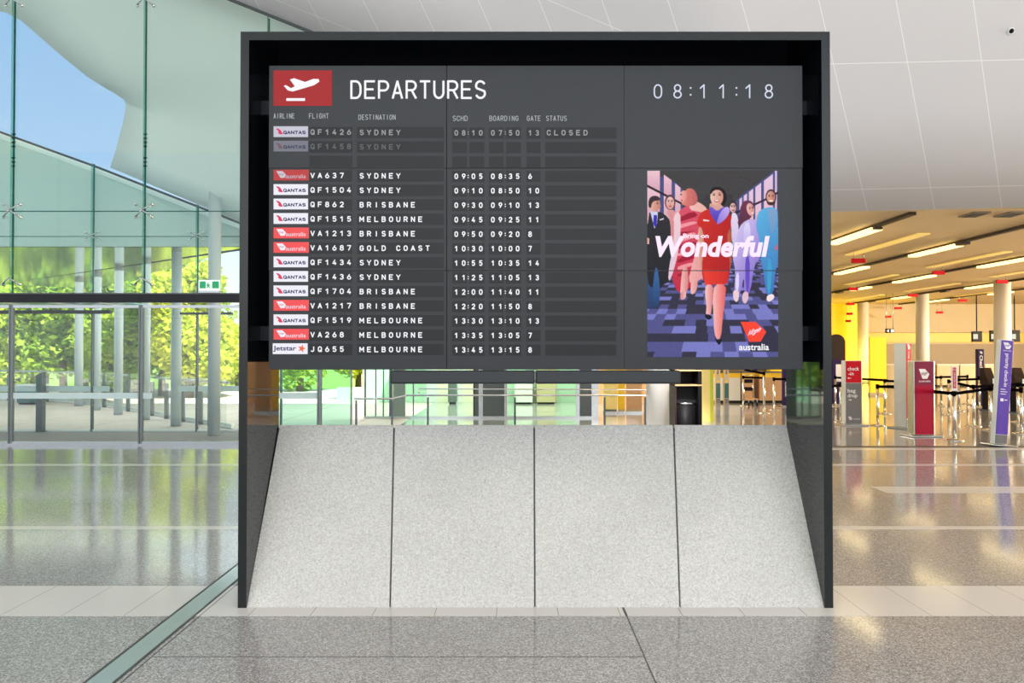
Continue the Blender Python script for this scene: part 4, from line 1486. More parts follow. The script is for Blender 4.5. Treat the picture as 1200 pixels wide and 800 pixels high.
proto = []
for sd_, lm, H, R in ((3, M['leaf'], 6.3, 2.5), (8, M['leaf_yellow'], 5.6, 2.2), (15, M['leaf_deep'], 6.8, 2.7)):
    t = thing('leafy_tree', 'x', 'tree', (0, 0, -0.3), 0, 'leafy trees beyond the balustrade')
    a, b = tree_meshes(sd_, lm, H, R, 9000)
    a.build('trunk', t)
    b.build('crown', t, recalc=False)
    proto.append(t)
spots = [(20, 27.5, 0, 'green leafy tree behind the leftmost sliding door'), (75, 26.5, 2, 'deep green leafy tree behind the blue-grey access post'), (128, 26.5, 0, 'green leafy tree behind the slim canopy columns'),
         (160, 28.5, 1, 'yellow-green tree seen just behind the tall door frame'), (190, 26, 2, 'deep green tree between the second and third canopy columns'), (222, 24.5, 1, 'yellow-green tree right of the second canopy column'),
         (278, 31, 1, 'small pale tree seen at the right edge of the doors'), (352, 29, 0, 'green tree seen through the glass under the board'), (420, 33, 1, 'bright yellow-green tree seen under the board beside the handrail'),
         (-60, 28, 2, 'deep green tree at the far left beyond the doors'), (100, 33, 1, 'yellow-green tree in the rear row behind the deep green one'), (40, 33, 1, 'yellow-green tree in the rear row at far left')]
used = set()
for px, Y, kd, lb in spots:
    o = proto[kd] if kd not in used else copy_tree(proto[kd])
    used.add(kd)
    x = pxx(px, Y)
    Y += 3.0
    x = pxx(px, Y)
    o.location = (x, Y, -0.3)
    o.rotation_euler = (0, 0, (px * 0.37) % 6.28)
    s = 0.62 if px == 278 else 1.0
    o.scale = (s, s, s)
    o['label'] = lb

# ================================================================== BEHIND THE BOARD
GY = 19.0
t = thing('glass_screen', 'green-tinted full height glass screen with grey frames seen under the board', 'glass screen', (pxx(570, GY), GY, 0))
gz = 3.6
for a, b in ((429, 440), (441, 449), (450, 456.5), (475, 484), (485, 500), (500, 554), (595, 626), (627, 675)):
    f = MB(); f.box(pxx(a, GY), pxx(b, GY), GY - 0.006, GY + 0.006, 0.05, gz, M['glass_green']); f.build('pane', t, t.location)
for a, b, m in ((427.5, 428.8, 'dark_brown'), (440, 441, 'grey_dark'), (449, 450, 'grey_dark'), (456.5, 460, 'steel_dark'), (484, 485, 'grey_dark'), (554.5, 556.5, 'glass_edge'), (561, 566, 'steel'), (591, 594.5, 'steel'), (675, 679, 'steel'), (693, 701, 'steel')):
    f = MB(); f.box(pxx(a, GY), pxx(b, GY), GY - 0.04, GY + 0.04, 0, gz, M[m]); f.build('mullion', t, t.location)
f = MB(); f.box(pxx(427, GY), pxx(701, GY), GY - 0.05, GY + 0.05, 0, 0.05, M['steel']); f.build('bottom_rail', t, t.location)
for a, b, m in ((461, 475, 'grey_green'), (556.5, 561, 'grey_dark'), (566, 591, 'grey_dark'), (679, 693, 'grey_dark')):
    f = MB(); f.box(pxx(a, GY), pxx(b, GY), GY - 0.03, GY + 0.03, 0.05, gz, M[m]); f.build('infill_panel', t, t.location)

RY = 25.0
panels = [(425, 500, 'sage'), (500, 512, 'white_wall'), (512, 526, 'pale_cream'), (526, 541, 'white_wall'), (541, 560, 'pale_cream'), (594, 616, 'sage'), (616, 630, 'grey_green'), (630, 652, 'cream'), (652, 680, 'sage')]
f = MB()
for a, b, m in panels:
    f.box(pxx(a, RY), pxx(b, RY), RY, RY + 0.1, 0, HZ, M[m])
f.box(pxx(395, RY), pxx(425, RY), RY, RY + 0.1, 0, 0.5, M['sage'])
structure(f.build('wall_rear'))
f = MB(); f.box(pxx(680, RY), pxx(836, RY), RY - 0.3, RY - 0.2, 0, HZ, M['tan'])
structure(f.build('wall_corridor'))
# half height cabinets behind the glass
for a, b, zt_, m, lb in ((603, 624, 0.98, 'white_body', 'pale low cabinet behind the glass screen, left of its pair'), (629, 651, 0.98, 'cream', 'cream low cabinet behind the glass screen, right of its pair'), (525, 535, 0.8, 'grey_dark', 'small dark grey cabinet behind the cream end of the glass screen')):
    xa, xb = pxx(a, RY - 1), pxx(b, RY - 1)
    t = thing('low_cabinet', lb, 'cabinet', ((xa + xb) / 2, RY - 1, 0))
    f = MB(); f.box(xa, xb, RY - 1, RY - 0.5, 0.06, zt_, M[m]); f.build('body', t, t.location, bevel=0.01)
    f = MB(); f.box(xa - 0.02, xb + 0.02, RY - 1.03, RY - 0.48, zt_, zt_ + 0.04, M['steel']); f.build('top', t, t.location)
    f = MB(); f.box(xa + 0.04, xb - 0.04, RY - 0.95, RY - 0.55, 0, 0.06, M['black']); f.build('plinth', t, t.location)
# lit cream and yellow uprights right of the glass
for a, b, m, lb in ((707, 722.5, 'pale_yellow', 'cream upright panel with a dark band behind the handrail end'), (724, 732, 'yellow', 'narrow yellow upright panel behind the handrail end'), (734, 752, 'tan', 'orange-tan upright panel left of the white column')):
    Y = 20.5
    xa, xb = pxx(a, Y), pxx(b, Y)
    t = thing('upright_panel', lb, 'panel', ((xa + xb) / 2, Y, 0))
    f = MB(); f.box(xa, xb, Y, Y + 0.08, 0.05, 3.2, M[m]); f.build('board', t, t.location)
    f = MB(); f.box(xa, xb, Y - 0.02, Y, zat(482, Y), zat(479.5, Y), M['grey_dark'] if m == 'pale_yellow' else M['cream']); f.build('band', t, t.location)
    f = MB(); f.box(xa - 0.01, xb + 0.01, Y - 0.03, Y + 0.11, 0, 0.05, M['steel']); f.build('foot', t, t.location)
# handrail
HY = 13.0
t = thing('handrail', 'long steel handrail on slim dark posts running behind the board', 'handrail', (pxx(600, HY), HY, 0))
f = MB(); f.tube([P(415, 467, HY), P(462, 467, HY), P(476, 463, HY), P(757, 463, HY)], 0.017, M['chrome']); f.build('rail', t, t.location)
f = MB(); f.tube([P(491, 461, HY), P(491, 455.5, HY), P(757, 456.5, HY)], 0.011, M['chrome']); f.build('upper_rail', t, t.location)
for px in (417.5, 459.5, 501.5, 603.5, 708.5, 756):
    p = P(px, 464, HY)
    f = MB(); f.box(p.x - 0.016, p.x + 0.016, HY - 0.02, HY + 0.02, 0, p.z - 0.02 - (0.05 if px < 470 else 0), M['steel_dark']); f.build('post', t, t.location)
    f = MB(); f.box(p.x - 0.05, p.x + 0.05, HY - 0.05, HY + 0.05, 0, 0.012, M['steel']); f.build('base_plate', t, t.location)
# white column beside the bin
CY = 15.8
cx = pxx(773.5, CY)
f = MB(); f.cyl((cx, CY, 0), (cx, CY, HZ), 16.5 / F * CY, M['column_white'], seg=32)
o = f.build('round_column', None, (cx, CY, 0)); tag(o, 'thick white round column seen under the board, left of the black bin', 'column')
# black litter bin
LY = 14.6
xa, xb = pxx(790.5, LY), pxx(822, LY)
cx = (xa + xb) / 2
t = thing('bin_cabinet', 'tall black bin cabinet with wooden ledges beside the white column', 'cabinet', (cx, LY, 0))
zt_ = zat(433, LY)
f = MB()
f.box(xa, xa + 0.03, LY - 0.02, LY + 0.5, 0, zt_, M['dark_brown']); f.box(xb - 0.07, xb, LY - 0.02, LY + 0.5, 0, zt_, M['black']); f.box(xa, xb, LY + 0.46, LY + 0.5, 0, zt_, M['black'])
f.build('side_panel', t, t.location)
f = MB()
for z in (zat(452, LY), zt_ - 0.03):
    f.box(xa, xb, LY - 0.03, LY + 0.46, z, z + 0.025, M['tan'])
f.build('ledge', t, t.location)
f = MB(); f.box(xa + 0.03, xb - 0.07, LY + 0.2, LY + 0.46, zat(472, LY), zat(453, LY), M['black']); f.build('upper_box', t, t.location)
r_ = (xb - xa - 0.1) / 2 - 0.01
tb = thing('litter_bin', 'round black litter bin with a bright steel rim inside the black cabinet', 'litter bin', (cx - 0.02, LY + 0.2, 0))
f = MB(); f.lathe([(r_ * 0.96, 0.0), (r_, 0.05), (r_, zat(474, LY))], (cx - 0.02, LY + 0.2, 0), M['black'], seg=28); f.build('body', tb, tb.location)
f = MB(); f.lathe([(r_ * 1.02, zat(474, LY)), (r_ * 1.02, zat(472, LY)), (r_ * 0.9, zat(471.6, LY))], (cx - 0.02, LY + 0.2, 0), M['steel'], seg=28); f.build('rim', tb, tb.location)
# yellow slab
YY = 18.0
xa, xb = pxx(823, YY), pxx(836, YY)
t = thing('yellow_slab', 'pale yellow upright slab with a lime edge right of the black bin', 'slab', ((xa + xb) / 2, YY, 0))
xm = pxx(832, YY)
f = MB(); f.box(xa, xm, YY, YY + 0.2, 0, 3.0, M['pale_yellow']); f.build('face_panel', t, t.location)
f = MB(); f.box(xm, xb, YY, YY + 0.2, 0, 3.0, M['lime']); f.build('edge_strip', t, t.location)

# ================================================================== CHECK-IN HALL
# columns
for px, Y, lb in ((1175, 28.2, 'cream round hall column behind the purple priority totem'), (1081, 34.6, 'cream round hall column behind the crimson totem'), (1011.5, 40.3, 'cream round hall column at the bright yellow wall')):
    x = pxx(px, Y)
    f = MB(); f.cyl((x, Y, 0), (x, Y, HZ), 0.285, M['column_white'], seg=28)
    f.lathe([(0.31, 0), (0.31, 0.12), (0.29, 0.13)], (x, Y, 0), M['steel'])
    tag(f.build('round_column', None, (x, Y, 0)), lb, 'column', 'round columns of the check-in hall')

# light tracks along the hall
TZ = HZ - 0.10


def track_x(px, py):
    d = ray(px, py)
    return d.x / d.z * (TZ - CAM.z)


def yz(py, z):
    d = ray(600, py)
    return (z - CAM.z) / d.z * d.y


tracks = [((977, 285), 14.2, 19.6, [(285.5, 268)]), ((977, 322), 14.5, 40, [(321, 313), (300, 287)]), ((977, 344), 17, 41.5, [(340, 336.5), (331, 323), (313, 301)]),
          ((1018, 354), 22, 41.5, [(350, 347.5), (338, 333), (327, 321)]), ((1018, 362), 27, 41.5, [(361, 359.5), (354, 351), (345, 342)])]
tl = ['short dark light track nearest the board on the hall ceiling', 'long dark light track second from the board, crossing the hall ceiling', 'third light track from the board with lit tubes, hall ceiling',
      'fourth light track from the board on the hall ceiling', 'light track farthest from the board on the hall ceiling']
for (pt, y0, y1, segs), lb in zip(tracks, tl):
    x = track_x(*pt)
    t = thing('light_track', lb, 'ceiling light', (x, y0, TZ), 0, 'light tracks on the hall ceiling')
    f = MB(); f.box(x - 0.06, x + 0.06, y0, y1, TZ + 0.03, TZ + 0.09, M['track']); f.build('track_rail', t, t.location)
    for a, b in segs:
        ya, yb = yz(b, TZ), yz(a, TZ)
        f = MB(); f.box(x - 0.12, x + 0.12, ya, yb, TZ - 0.03, TZ + 0.03, M['lamp_warm']); f.build('lamp_tube', t, t.location)
        ld = bpy.data.lights.new('lamp', 'AREA'); ld.shape = 'RECTANGLE'; ld.size = 0.24; ld.size_y = max(0.5, yb - ya); ld.energy = HALL_LAMP * max(1.0, (yb - ya)); ld.color = (1.0, 0.80, 0.50)
        lo = bpy.data.objects.new('lamp', ld); C.objects.link(lo); lo.parent = t; lo.location = (0, (ya + yb) / 2 - y0, -0.05)
    n = max(2, int((y1 - y0) / 6))
    for k in range(n):
        yy = y0 + (k + 0.5) * (y1 - y0) / n
        f = MB(); f.box(x - 0.09, x + 0.09, yy, yy + 0.5, TZ - 0.02, TZ + 0.03, M['track'])
        f.build('track_head', t, t.location)

# recessed slot lights with a red end sign hanging below
slots = [(1006, 305.5, 16), (1100, 319.5, 14), (1000, 338.5, 11), (1174, 330, 13), (1070, 346, 11), (1128, 352, 10), (997, 356, 8.5), (1052.5, 361, 8.5), (995.5, 367.5, 7), (1041, 371, 7), (1101, 366, 8), (994, 376, 6)]
sl = ['nearest the board, beneath the first track', 'above the crimson totem between two tracks', 'over the yellow wall between second and third tracks', 'in front of the column behind the purple totem', 'left of the column behind the crimson totem',
      'right of the column behind the crimson totem', 'over the yellow wall beside the leftmost column', 'small, centred between the two left hall columns', 'tiny, low over the yellow wall', 'tiny, above the hall exit sign', 'tiny, right of the middle hall column', 'tiniest, lowest over the yellow wall']
SZ = 4.16
for (px, py, wd), w_ in zip(slots, sl):
    Y = yz(py, SZ)
    x = P(px, py, Y).x
    if Y > BW - 0.8:
        Y = BW - 0.9
        x = P(px, py, Y).x
    z = P(px, py, Y).z
    hw = wd / F * Y / 2
    t = thing('hanging_sign', 'red hanging ceiling sign, ' + w_, 'sign', (x, Y, z), 0, 'red signs hanging from the hall ceiling')
    f = MB(); f.box(x - hw, x + hw, Y - 0.03, Y + 0.03, z - 0.06, z + 0.06, M['red_sign']); f.build('sign_box', t, t.location)
    f = MB()
    for s in (-0.7, 0.7):
        f.cyl((x + s * hw, Y, z + 0.06), (x + s * hw, Y, HZ), 0.008, M['steel'], seg=6)
    f.build('hanger', t, t.location)
    if Y < BW - 3:
        o = MB(); o.box(x - hw * 0.75, x + hw * 0.75, Y - 3.2, Y + 0.5, HZ - 0.03, HZ - 0.002, M['lamp_slot'])
        tag(o.build('slot_light', None, (x, Y, HZ)), 'pale slot light behind the red sign ' + w_.replace('in front of the column behind the purple totem', 'at the rightmost column').replace('left of the column behind the crimson totem', 'left of the middle column').replace('right of the column behind the crimson totem', 'right of the middle column'), 'ceiling light', 'slot lights in the hall ceiling')
# added unseen light standing in for the yellow wall's glow
ld = bpy.data.lights.new('wash', 'AREA'); ld.size = 3; ld.energy = 150; ld.color = (1, 0.78, 0.1)
lo = bpy.data.objects.new('wash', ld); C.objects.link(lo); lo.location = (18.5, BW - 3.0, 0.35); lo.rotation_euler = (PI - 0.35, 0, 0)
# ceiling vents near the front edge
for px, py, lb in ((1154, 247.6, 'grey ceiling vent at the front edge of the hall, left one'), (1197, 246.5, 'grey ceiling vent at the front edge of the hall, right one')):
    a = P(px - 9, py, 14.1)
    t = thing('ceiling_vent', lb, 'vent', (a.x, 14.35, HZ))
    f = MB(); f.box(a.x, a.x + 0.34, 14.2, 14.7, HZ - 0.03, HZ, M['vent']); f.build('vent_frame', t, t.location)
    f = MB()
    for k in range(6):
        f.box(a.x + 0.03, a.x + 0.31, 14.24 + k * 0.075, 14.27 + k * 0.075, HZ - 0.04, HZ - 0.03, M['steel_dark'])
    f.build('louvre', t, t.location)
# hanging exit arrow in the hall
Y = 34.0
a, b = P(1038, 390, Y), P(1048, 385, Y)
t = thing('direction_sign', 'small black and white hanging arrow sign over the yellow panel', 'sign', ((a.x + b.x) / 2, Y, (a.z + b.z) / 2))
f = MB(); f.box(a.x, b.x, Y, Y + 0.06, a.z, b.z, M['black']); f.build('sign_box', t, t.location)
f = MB(); xm = a.x + (b.x - a.x) * 0.6
f.box(xm, b.x - 0.02, Y - 0.004, Y, a.z + 0.03, b.z - 0.03, M['white_sign']); f.prism([(a.x + 0.04, Y - 0.004, (a.z + b.z) / 2), (a.x + 0.14, Y - 0.004, a.z + 0.03), (a.x + 0.14, Y - 0.004, b.z - 0.03)], (0, 0.003, 0), M['white_sign'])
f.build('arrow', t, t.location)
f = MB(); f.cyl((a.x + 0.05, Y + 0.03, b.z), (a.x + 0.05, Y + 0.03, HZ), 0.01, M['steel'], seg=6); f.cyl((b.x - 0.05, Y + 0.03, b.z), (b.x - 0.05, Y + 0.03, HZ), 0.01, M['steel'], seg=6); f.build('hanger', t, t.location)


# signs standing on the floor
def loc_map(y, rot=False):
    if rot:
        return lambda u, v: Vector((v, y, -u))
    return lambda u, v: Vector((u, y, v))


VIRGIN = [(0, 1), (0.58, 1), (1, 0.48), (0.79, 0), (0.34, 0)]


def logo(mb, x, z, wd, ht, y, m, ink):
    pts = [Vector((x + (u - 0.5) * wd, y, z + (v - 0.5) * ht)) for u, v in VIRGIN]
    mb.face(pts, m)
    mb.text('Virgin', lambda u, v: Vector((u, y - 0.002, v + 0.2 * (u - x))), x + wd * 0.02, z, wd * 0.6, ht * 0.42, ink, bold=0.02, shear=0.2)


def totem(name, label, px, pyb, pyt, wpx, depth, rz, face_bands, side, cat='totem sign', tilt=0.0, plate=True, group=None, foot_band=None):
    p = PF(px, pyb)
    k = p.y / F
    H = (pyb - pyt) * k
    W = wpx * k
    t = thing(name, label, cat, p, rz, group)
    z0 = 0.035 if plate else 0.0
    f = MB(); f.box(-W / 2, W / 2, 0.0, depth, z0, H, M[side]); f.build('body', t, (0, 0, 0), bevel=0.008)
    f = MB()
    for a, b, m in face_bands:
        f.box(-W / 2 + W * 0.06, W / 2 - W * 0.06, -0.012, -0.0005, max(z0 + 0.01, a * H), b * H - (0.01 if b == 1 else 0), M[m])
    f.build('face_panel', t, (0, 0, 0))
    if plate:
        f = MB(); f.box(-W / 2 - 0.1, W / 2 + 0.1, -0.12, depth + 0.12, 0.0, 0.03, M['steel']); f.build('base_plate', t, (0, 0, 0), bevel=0.01)
    return t, W, H


# check-in / bag drop totem
t, W, H = totem('check_in_totem', 'red and grey totem sign reading check in and bag drop, beside the board frame', 1000.5, 498.5, 422.5, 21, 0.16, 0.06, [(0, 0.655, 'grey_sign'), (0.66, 1, 'red_sign')], 'white_body')
f = MB(); y = -0.0145
f.text('check', loc_map(y), -W * 0.02, H * 0.875, W * 0.66, H * 0.058, M['print_white'], bold=0.01, ref='ch')
f.text('-in', loc_map(y), -W * 0.16, H * 0.80, W * 0.3, H * 0.055, M['print_white'], bold=0.01)
f.text('bag', loc_map(y), -W * 0.13, H * 0.53, W * 0.46, H * 0.075, M['print_white'], bold=0.01)
f.text('drop', loc_map(y), -W * 0.08, H * 0.455, W * 0.56, H * 0.075, M['print_white'], bold=0.01)
for zz in (0.73, 0.395):
    f.box(-W * 0.32, -W * 0.16, y, y + 0.002, H * zz - 0.006, H * zz + 0.006, M['print_white'])
f.prism([(-W * 0.36, y, H * 0.73), (-W * 0.28, y, H * 0.745), (-W * 0.28, y, H * 0.715)], (0, 0.002, 0), M['print_white'])
f.prism([(-W * 0.12, y, H * 0.395), (-W * 0.2, y, H * 0.41), (-W * 0.2, y, H * 0.38)], (0, 0.002, 0), M['print_white'])
logo(f, -W * 0.22, H * 0.115, W * 0.24, H * 0.05, y, M['print_white'], M['print_red'])
f.text('australia', loc_map(y), W * 0.14, H * 0.105, W * 0.4, H * 0.022, M['print_white'])
f.build('lettering', t, (0, 0, 0), recalc=False)
# indigo sign with a big 1
t, W, H = totem('number_sign', 'dark purple sign with a big white figure 1, half behind the check in totem', 982, 474, 421, 14, 0.12, 0.0, [(0, 1, 'indigo_sign')], 'indigo_sign')
f = MB(); f.text('1', loc_map(-0.0145), W * 0.05, H * 0.70, W * 0.45, H * 0.38, M['print_white'], bold=0.02); f.build('lettering', t, (0, 0, 0), recalc=False)
# round topped brown panel
p = PF(981, 470)
k = p.y / F
t = thing('arched_panel', 'dark brown arched panel behind the purple number sign', 'panel', p)
Wp, Hp = 20 * k, (470 - 391.5) * k
pts = [(-Wp / 2, 0, 0.03), (Wp / 2, 0, 0.03)] + [(Wp / 2 * math.cos(a * PI / 14), 0, Hp - Wp / 2 + Wp / 2 * math.sin(a * PI / 14)) for a in range(15)]
f = MB(); f.prism([Vector(q) for q in pts], (0, 0.1, 0), M['dark_brown']); f.build('panel', t, (0, 0, 0))
f = MB(); f.box(-Wp / 2 - 0.05, Wp / 2 + 0.05, -0.15, 0.25, 0, 0.03, M['steel_dark']); f.build('base_plate', t, (0, 0, 0))
# tall slim red totem
t, W, H = totem('slim_totem', 'tall slim red totem with a broad white side, left of the crimson totem', 1065, 502.5, 402, 8.5, 0.30, -0.0, [(0.12, 1, 'red_sign'), (0, 0.11, 'grey_sign')], 'white_body')
t.rotation_euler.z = 0.42
f = MB(); y = -0.0145
logo(f, 0, H * 0.955, W * 0.55, H * 0.06, y, M['print_white'], M['print_red'])
f.text('bag drop', loc_map(y, True), -H * 0.79, 0, H * 0.22, W * 0.3, M['print_white'])
f.build('lettering', t, (0, 0, 0), recalc=False)
# broad crimson totem
t, W, H = totem('crimson_totem', 'broad crimson totem with a large white angular logo standing before the queue belts', 1083.5, 511.5, 423, 26, 0.2, 0.10, [(0, 0.68, 'crimson_sign'), (0.68, 1, 'wine_sign')], 'steel')
f = MB(); y = -0.0145
logo(f, -W * 0.02, H * 0.83, W * 0.5, H * 0.13, y, M['print_white'], M['wine_sign'])
f.text('australia', loc_map(y), 0, H * 0.735, W * 0.56, H * 0.028, M['print_white'])
f.build('lettering', t, (0, 0, 0), recalc=False)
# purple priority totem
t, W, H = totem('priority_totem', 'tall purple totem reading priority check-in at the right edge, leaning slightly', 1172.5, 522.5, 398, 17, 0.1, 0.0, [(0.11, 1, 'purple_sign'), (0, 0.105, 'grey_sign')], 'white_body')
t.rotation_euler = (0, math.radians(4.6), 0.12)
f = MB(); y = -0.0145
logo(f, -W * 0.02, H * 0.945, W * 0.62, H * 0.06, y, M['print_white'], M['purple_sign'])
f.text('australia', loc_map(y), 0, H * 0.90, W * 0.6, H * 0.014, M['print_white'])
f.text('priority check-in', loc_map(y, True), -H * 0.715, W * 0.0, H * 0.31, W * 0.36, M['print_white'], bold=0.012)
for q in range(3):
    f.box(-W * 0.3, -W * 0.3 + W * (0.35, 0.5, 0.42)[q], y, y + 0.002, H * (0.53 - q * 0.022), H * (0.536 - q * 0.022), M['print_white'])
f.box(-W * 0.28, -W * 0.05, y, y + 0.002, H * 0.42, H * 0.448, M['print_white']); f.box(W * 0.02, W * 0.24, y, y + 0.002, H * 0.43, H * 0.438, M['print_white'])
f.build('lettering', t, (0, 0, 0), recalc=False)
# dark purple check-in totem
t, W, H = totem('dark_totem', 'dark purple totem reading Check-in standing deep among the queue belts', 1150, 476, 409, 7.5, 0.12, 0.0, [(0, 1, 'indigo_sign')], 'indigo_sign')
f = MB(); f.text('Check-in', loc_map(-0.0145, True), -H * 0.72, 0, H * 0.34, W * 0.5, M['print_white'], bold=0.015); logo(f, 0, H * 0.94, W * 0.5, H * 0.04, -0.0145, M['print_white'], M['indigo_sign']); f.build('lettering', t, (0, 0, 0), recalc=False)
# totems seen under the screens
t, W, H = totem('dark_totem', 'dark plum totem beside the board frame, seen under the screens', 921, 476, 420, 6.5, 0.12, 0.0, [(0, 1, 'indigo_sign')], 'indigo_sign')
f = MB(); f.text('Check-in', loc_map(-0.0145, True), -H * 0.36, W * 0.05, H * 0.3, W * 0.45, M['print_white'], bold=0.015); f.build('lettering', t, (0, 0, 0), recalc=False)
t, W, H = totem('dark_totem', 'dark plum totem leaning to the left, seen under the screens', 889.5, 469.5, 415, 5.5, 0.1, 0.0, [(0, 1, 'indigo_sign')], 'indigo_sign', plate=False)
t.rotation_euler = (0, math.radians(-6), 0)
for px, lb in ((841.5, 'cream and teal bag sizer totem nearest the lime slab'), (851.5, 'cream and teal bag sizer totem, second from the lime slab')):
    t, W, H = totem('sizer_totem', lb, px, 473, 425, 5.6, 0.12, 0.0, [(0.14, 0.5, 'teal_panel'), (0.5, 1, 'cream'), (0, 0.13, 'grey_sign')], 'cream', plate=False, group='bag sizer totems under the screens')
    f = MB(); f.text('bag', loc_map(-0.0145, True), -H * 0.8, 0, H * 0.16, W * 0.4, M['print_black'], bold=0.02)
    f.box(-W * 0.25, W * 0.25, -0.0145, -0.012, H * 0.53, H * 0.56, M['yellow']); f.build('lettering', t, (0, 0, 0), recalc=False)


# queue posts with belts
def stanchion(label, px, pyb, belt_to=None, sign=False, h=0.95, hm=1.0):
    p = PF(px, pyb)
    t = thing('queue_post', label, 'queue post', p, 0, 'queue posts with black belts')
    f = MB(); f.lathe([(0.17, 0), (0.17, 0.012), (0.06, 0.035), (0.03, 0.05)], (0, 0, 0), M['chrome'], seg=20); f.build('base', t, (0, 0, 0))
    f = MB(); f.cyl((0, 0, 0.045), (0, 0, h - 0.09), 0.032, M['chrome'], seg=14); f.build('pole', t, (0, 0, 0))
    f = MB(); f.cyl((0, 0, h - 0.09), (0, 0, h), 0.036, M['belt'], seg=14); f.build('belt_head', t, (0, 0, 0))
    if belt_to is not None:
        q = PF(*belt_to)
        dv = Vector((q.x - p.x, q.y - p.y, 0))
        n = Vector((-dv.y, dv.x, 0)).normalized() * 0.004
        f = MB(); f.prism([Vector((0, 0, h - 0.085)), dv + Vector((0, 0, h - 0.085)), dv + Vector((0, 0, h - 0.02)), Vector((0, 0, h - 0.02))], n, M['belt']); f.build('belt', t, (0, 0, 0))
    if sign:
        f = MB(); f.box(-0.055, 0.055, -0.02, 0.0, h, h + 0.47, M['print_white']); f.build('sign_holder', t, (0, 0, 0))
        f = MB(); f.box(-0.035, 0.03, -0.024, -0.0205, h + 0.05, h + 0.40, M['print_red'])
        f.text('check-in', lambda u, v: Vector((v, -0.026, h + 0.22 - u)), 0, 0, 0.28, 0.035, M['print_white'])
        f.box(-0.03, 0.03, -0.025, -0.0205, h + 0.41, h + 0.45, M['print_red']); f.build('sign_print', t, (0, 0, 0), recalc=False)
    return t


stanchion('chrome queue post with a red and white upright card on top', 1118.5, 516, (1079, 508), sign=True)
stanchion('chrome queue post left of the purple priority totem', 1160.5, 504, (1118.5, 516))
stanchion('chrome queue post right of the purple priority totem', 1197, 508, (1160.5, 504))
stanchion('chrome queue post between the carded post and the purple totem', 1141, 499.5, (1197, 492))
stanchion('chrome queue post at the right edge behind the purple totem', 1193, 494.5, (1230, 494.5))
stanchion('brass-lit queue post just right of the crimson totem', 1112, 485.5, (1141, 499.5))
stanchion('queue post right behind the carded post, small round base', 1123.5, 481.5, (1160, 479))
stanchion('queue post in line with the dark purple totem', 1147.5, 477, (1193, 479))
stanchion('distant queue post left of the dark purple totem', 1134, 473.5, (1102, 475))
stanchion('distant queue post nearest the crimson totem', 1103, 475.5, (1064, 477))
stanchion('queue post standing right of the check in totem', 1028.5, 498.5, (1062, 500))
stanchion('chrome queue post left of the check in totem by the frame', 985.5, 494.5, (970, 500))
stanchion('queue post farther back left of the check in totem', 979, 476, (1040, 483))
stanchion('queue post before the yellow panel, belts running to the slim totem', 1037, 484.5, (1085, 487))
stanchion('distant queue post under the screens, left of the leaning totem', 871, 475.5, (895, 477))
stanchion('distant queue post under the screens, right of the leaning totem', 895.5, 484, (872.5, 472), h=1.15)
stanchion('distant queue post under the screens, beside the dark plum totem', 907, 480, (950, 480))

# check-in counters deep in the hall
for xa_, xb_, Yc, lb in ((837, 868, 24.6, 'white low counter seen under the screens, behind the bag sizer totems'), (869, 884, 24.6, 'tan counter seen under the screens behind the baggage trolley'), (890, 921, 24.6, 'tan counter seen under the screens right of the leaning totem'),
                         (1098, 1124, 36.0, 'cream check-in counter right of the crimson totem'), (1125, 1148, 36.0, 'cream check-in counter left of the dark purple totem'), (1154, 1182, 36.0, 'cream check-in counter behind the purple priority totem'), (1038, 1056, 36.0, 'cream check-in counter left of the slim red totem')):
    xa, xb = pxx(xa_, Yc), pxx(xb_, Yc)
    t = thing('check_in_counter', lb, 'counter', ((xa + xb) / 2, Yc, 0), 0, 'check-in counters')
    H = 1.05 if Yc > 30 else 1.0
    mtl = 'tan' if 'tan' in lb else 'white_body' if 'white' in lb else 'cream'
    f = MB(); f.box(xa, xb - 0.02, Yc, Yc + 0.7, 0.08, H - 0.16, M[mtl]); f.build('front_panel', t, t.location)
    f = MB(); f.box(xa, xb - 0.02, Yc - 0.01, Yc + 0.7, H - 0.16, H, M['yellow'] if Yc < 30 else M['cream']); f.build('upper_band', t, t.location)
    f = MB(); f.box(xa - 0.01, xb - 0.01, Yc - 0.04, Yc + 0.75, H, H + 0.04, M['steel_dark'] if Yc < 30 else M['white_body']); f.build('worktop', t, t.location)
    f = MB(); f.box(xa + 0.03, xb - 0.05, Yc + 0.04, Yc + 0.66, 0, 0.08, M['black']); f.build('plinth', t, t.location)
# desk kiosks and screens over the counters
for px, Y, zb, zt_, lb in ((1145.5, 35.5, 388, 400.5, 'dark overhead check-in monitor showing a white page, left of the column'), (1166.5, 35.5, 387, 400.5, 'dark overhead monitor partly behind the column with purple totem'), (1190, 35.5, 386.5, 400.5, 'dark overhead monitor at the right edge beside the column')):
    a, b = P(px - 5.4, zt_, Y), P(px + 5.4, zb, Y)
    t = thing('overhead_monitor', lb, 'monitor', ((a.x + b.x) / 2, Y, a.z), 0, 'overhead check-in monitors')
    f = MB(); f.box(a.x, b.x, Y, Y + 0.12, a.z, b.z, M['black']); f.build('housing', t, t.location)
    f = MB(); f.box(a.x + 0.02, a.x + 0.24, Y - 0.006, Y - 0.0005, a.z + 0.14, a.z + 0.38, M['screen_lit']); f.build('screen', t, t.location)
    f = MB(); f.cyl(((a.x + b.x) / 2, Y + 0.06, b.z), ((a.x + b.x) / 2, Y + 0.06, HZ), 0.025, M['black'], seg=8); f.build('hanger', t, t.location)
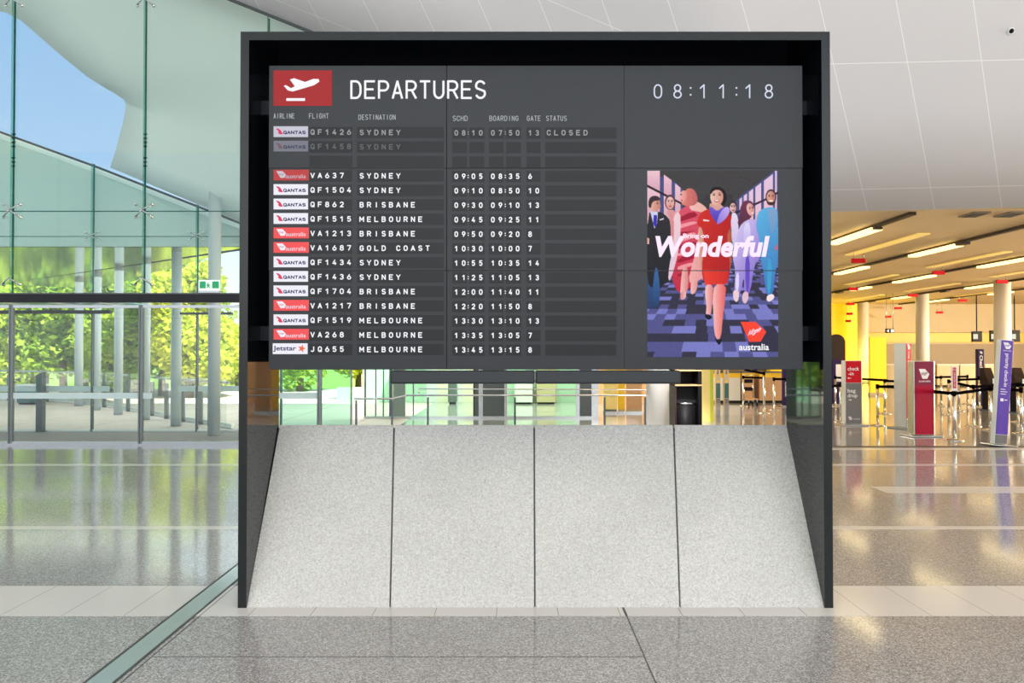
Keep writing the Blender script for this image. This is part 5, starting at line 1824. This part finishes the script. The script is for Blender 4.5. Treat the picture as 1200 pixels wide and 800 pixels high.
for px, pyb, pyt, wd, lb in ((1160.5, 481, 431, 9, 'dark self-service kiosk with a white screen left of the purple totem'), (1195, 484, 431, 12, 'dark self-service kiosk right of the purple totem')):
    p = PF(px, pyb)
    k = p.y / F
    t = thing('self_service_kiosk', lb, 'kiosk', p, 0, 'self-service kiosks')
    Hk, Wk = (pyb - pyt) * k, wd * k
    f = MB(); f.box(-Wk * 0.35, Wk * 0.35, 0, 0.25, 0.03, Hk * 0.62, M['black']); f.build('pedestal', t, (0, 0, 0))
    f = MB(); f.prism([Vector((-Wk / 2, -0.12, Hk * 0.62)), Vector((-Wk / 2, 0.3, Hk * 0.62)), Vector((-Wk / 2, 0.3, Hk)), Vector((-Wk / 2, 0.12, Hk))], (Wk, 0, 0), M['dark_brown']); f.build('head', t, (0, 0, 0))
    f = MB(); f.box(Wk * 0.0, Wk * 0.42, -0.135, -0.122, Hk * 0.64, Hk * 0.76, M['screen_lit']); f.build('screen', t, (0, 0, 0))
    f = MB(); f.box(-Wk * 0.45, Wk * 0.45, -0.1, 0.35, 0, 0.03, M['steel_dark']); f.build('base_plate', t, (0, 0, 0))
# baggage trolley under the screens
p = PF(880, 475)
t = thing('baggage_trolley', 'small steel baggage trolley standing left of the leaning plum totem', 'trolley', p)
f = MB(); f.box(-0.16, 0.16, -0.25, 0.3, 0.2, 0.23, M['tan']); f.build('deck', t, (0, 0, 0))
f = MB(); f.tube([(-0.15, 0.28, 0.2), (-0.15, 0.3, 0.95), (0.15, 0.3, 0.95), (0.15, 0.28, 0.2)], 0.015, M['steel'], 8); f.build('frame', t, (0, 0, 0))
f = MB()
for z in (0.45, 0.7):
    f.box(-0.14, 0.14, 0.27, 0.3, z, z + 0.12, M['black'])
f.build('sign_board', t, (0, 0, 0))
for sx in (-0.13, 0.13):
    for sy in (-0.2, 0.25):
        f = MB(); f.cyl((sx - 0.015, sy, 0.06), (sx + 0.015, sy, 0.06), 0.06, M['black'], seg=12); f.box(sx - 0.01, sx + 0.01, sy - 0.01, sy + 0.01, 0.06, 0.2, M['steel']); f.build('wheel', t, (0, 0, 0))
# small dome camera on the leaning wall
q0 = P(1090, 245.5, FY)
nrm_ = (LEAN.cross(P(1200, 243, FY) - q0)).normalized()
d_ = ray(1184, 36)
s_ = nrm_.dot(q0 - CAM) / nrm_.dot(d_)
hit = CAM + d_ * s_
t = thing('wall_camera', 'tiny dark round camera on the white leaning wall, upper right', 'camera', hit)
if nrm_.dot(CAM - hit) < 0:
    nrm_ = -nrm_
f = MB(); f.cyl((0, 0, 0), nrm_ * 0.03, 0.055, M['white_trim'], seg=16); f.build('mount', t, (0, 0, 0))
f = MB(); f.ball(nrm_ * 0.03, 0.038, M['black'], 10); f.build('lens', t, (0, 0, 0))
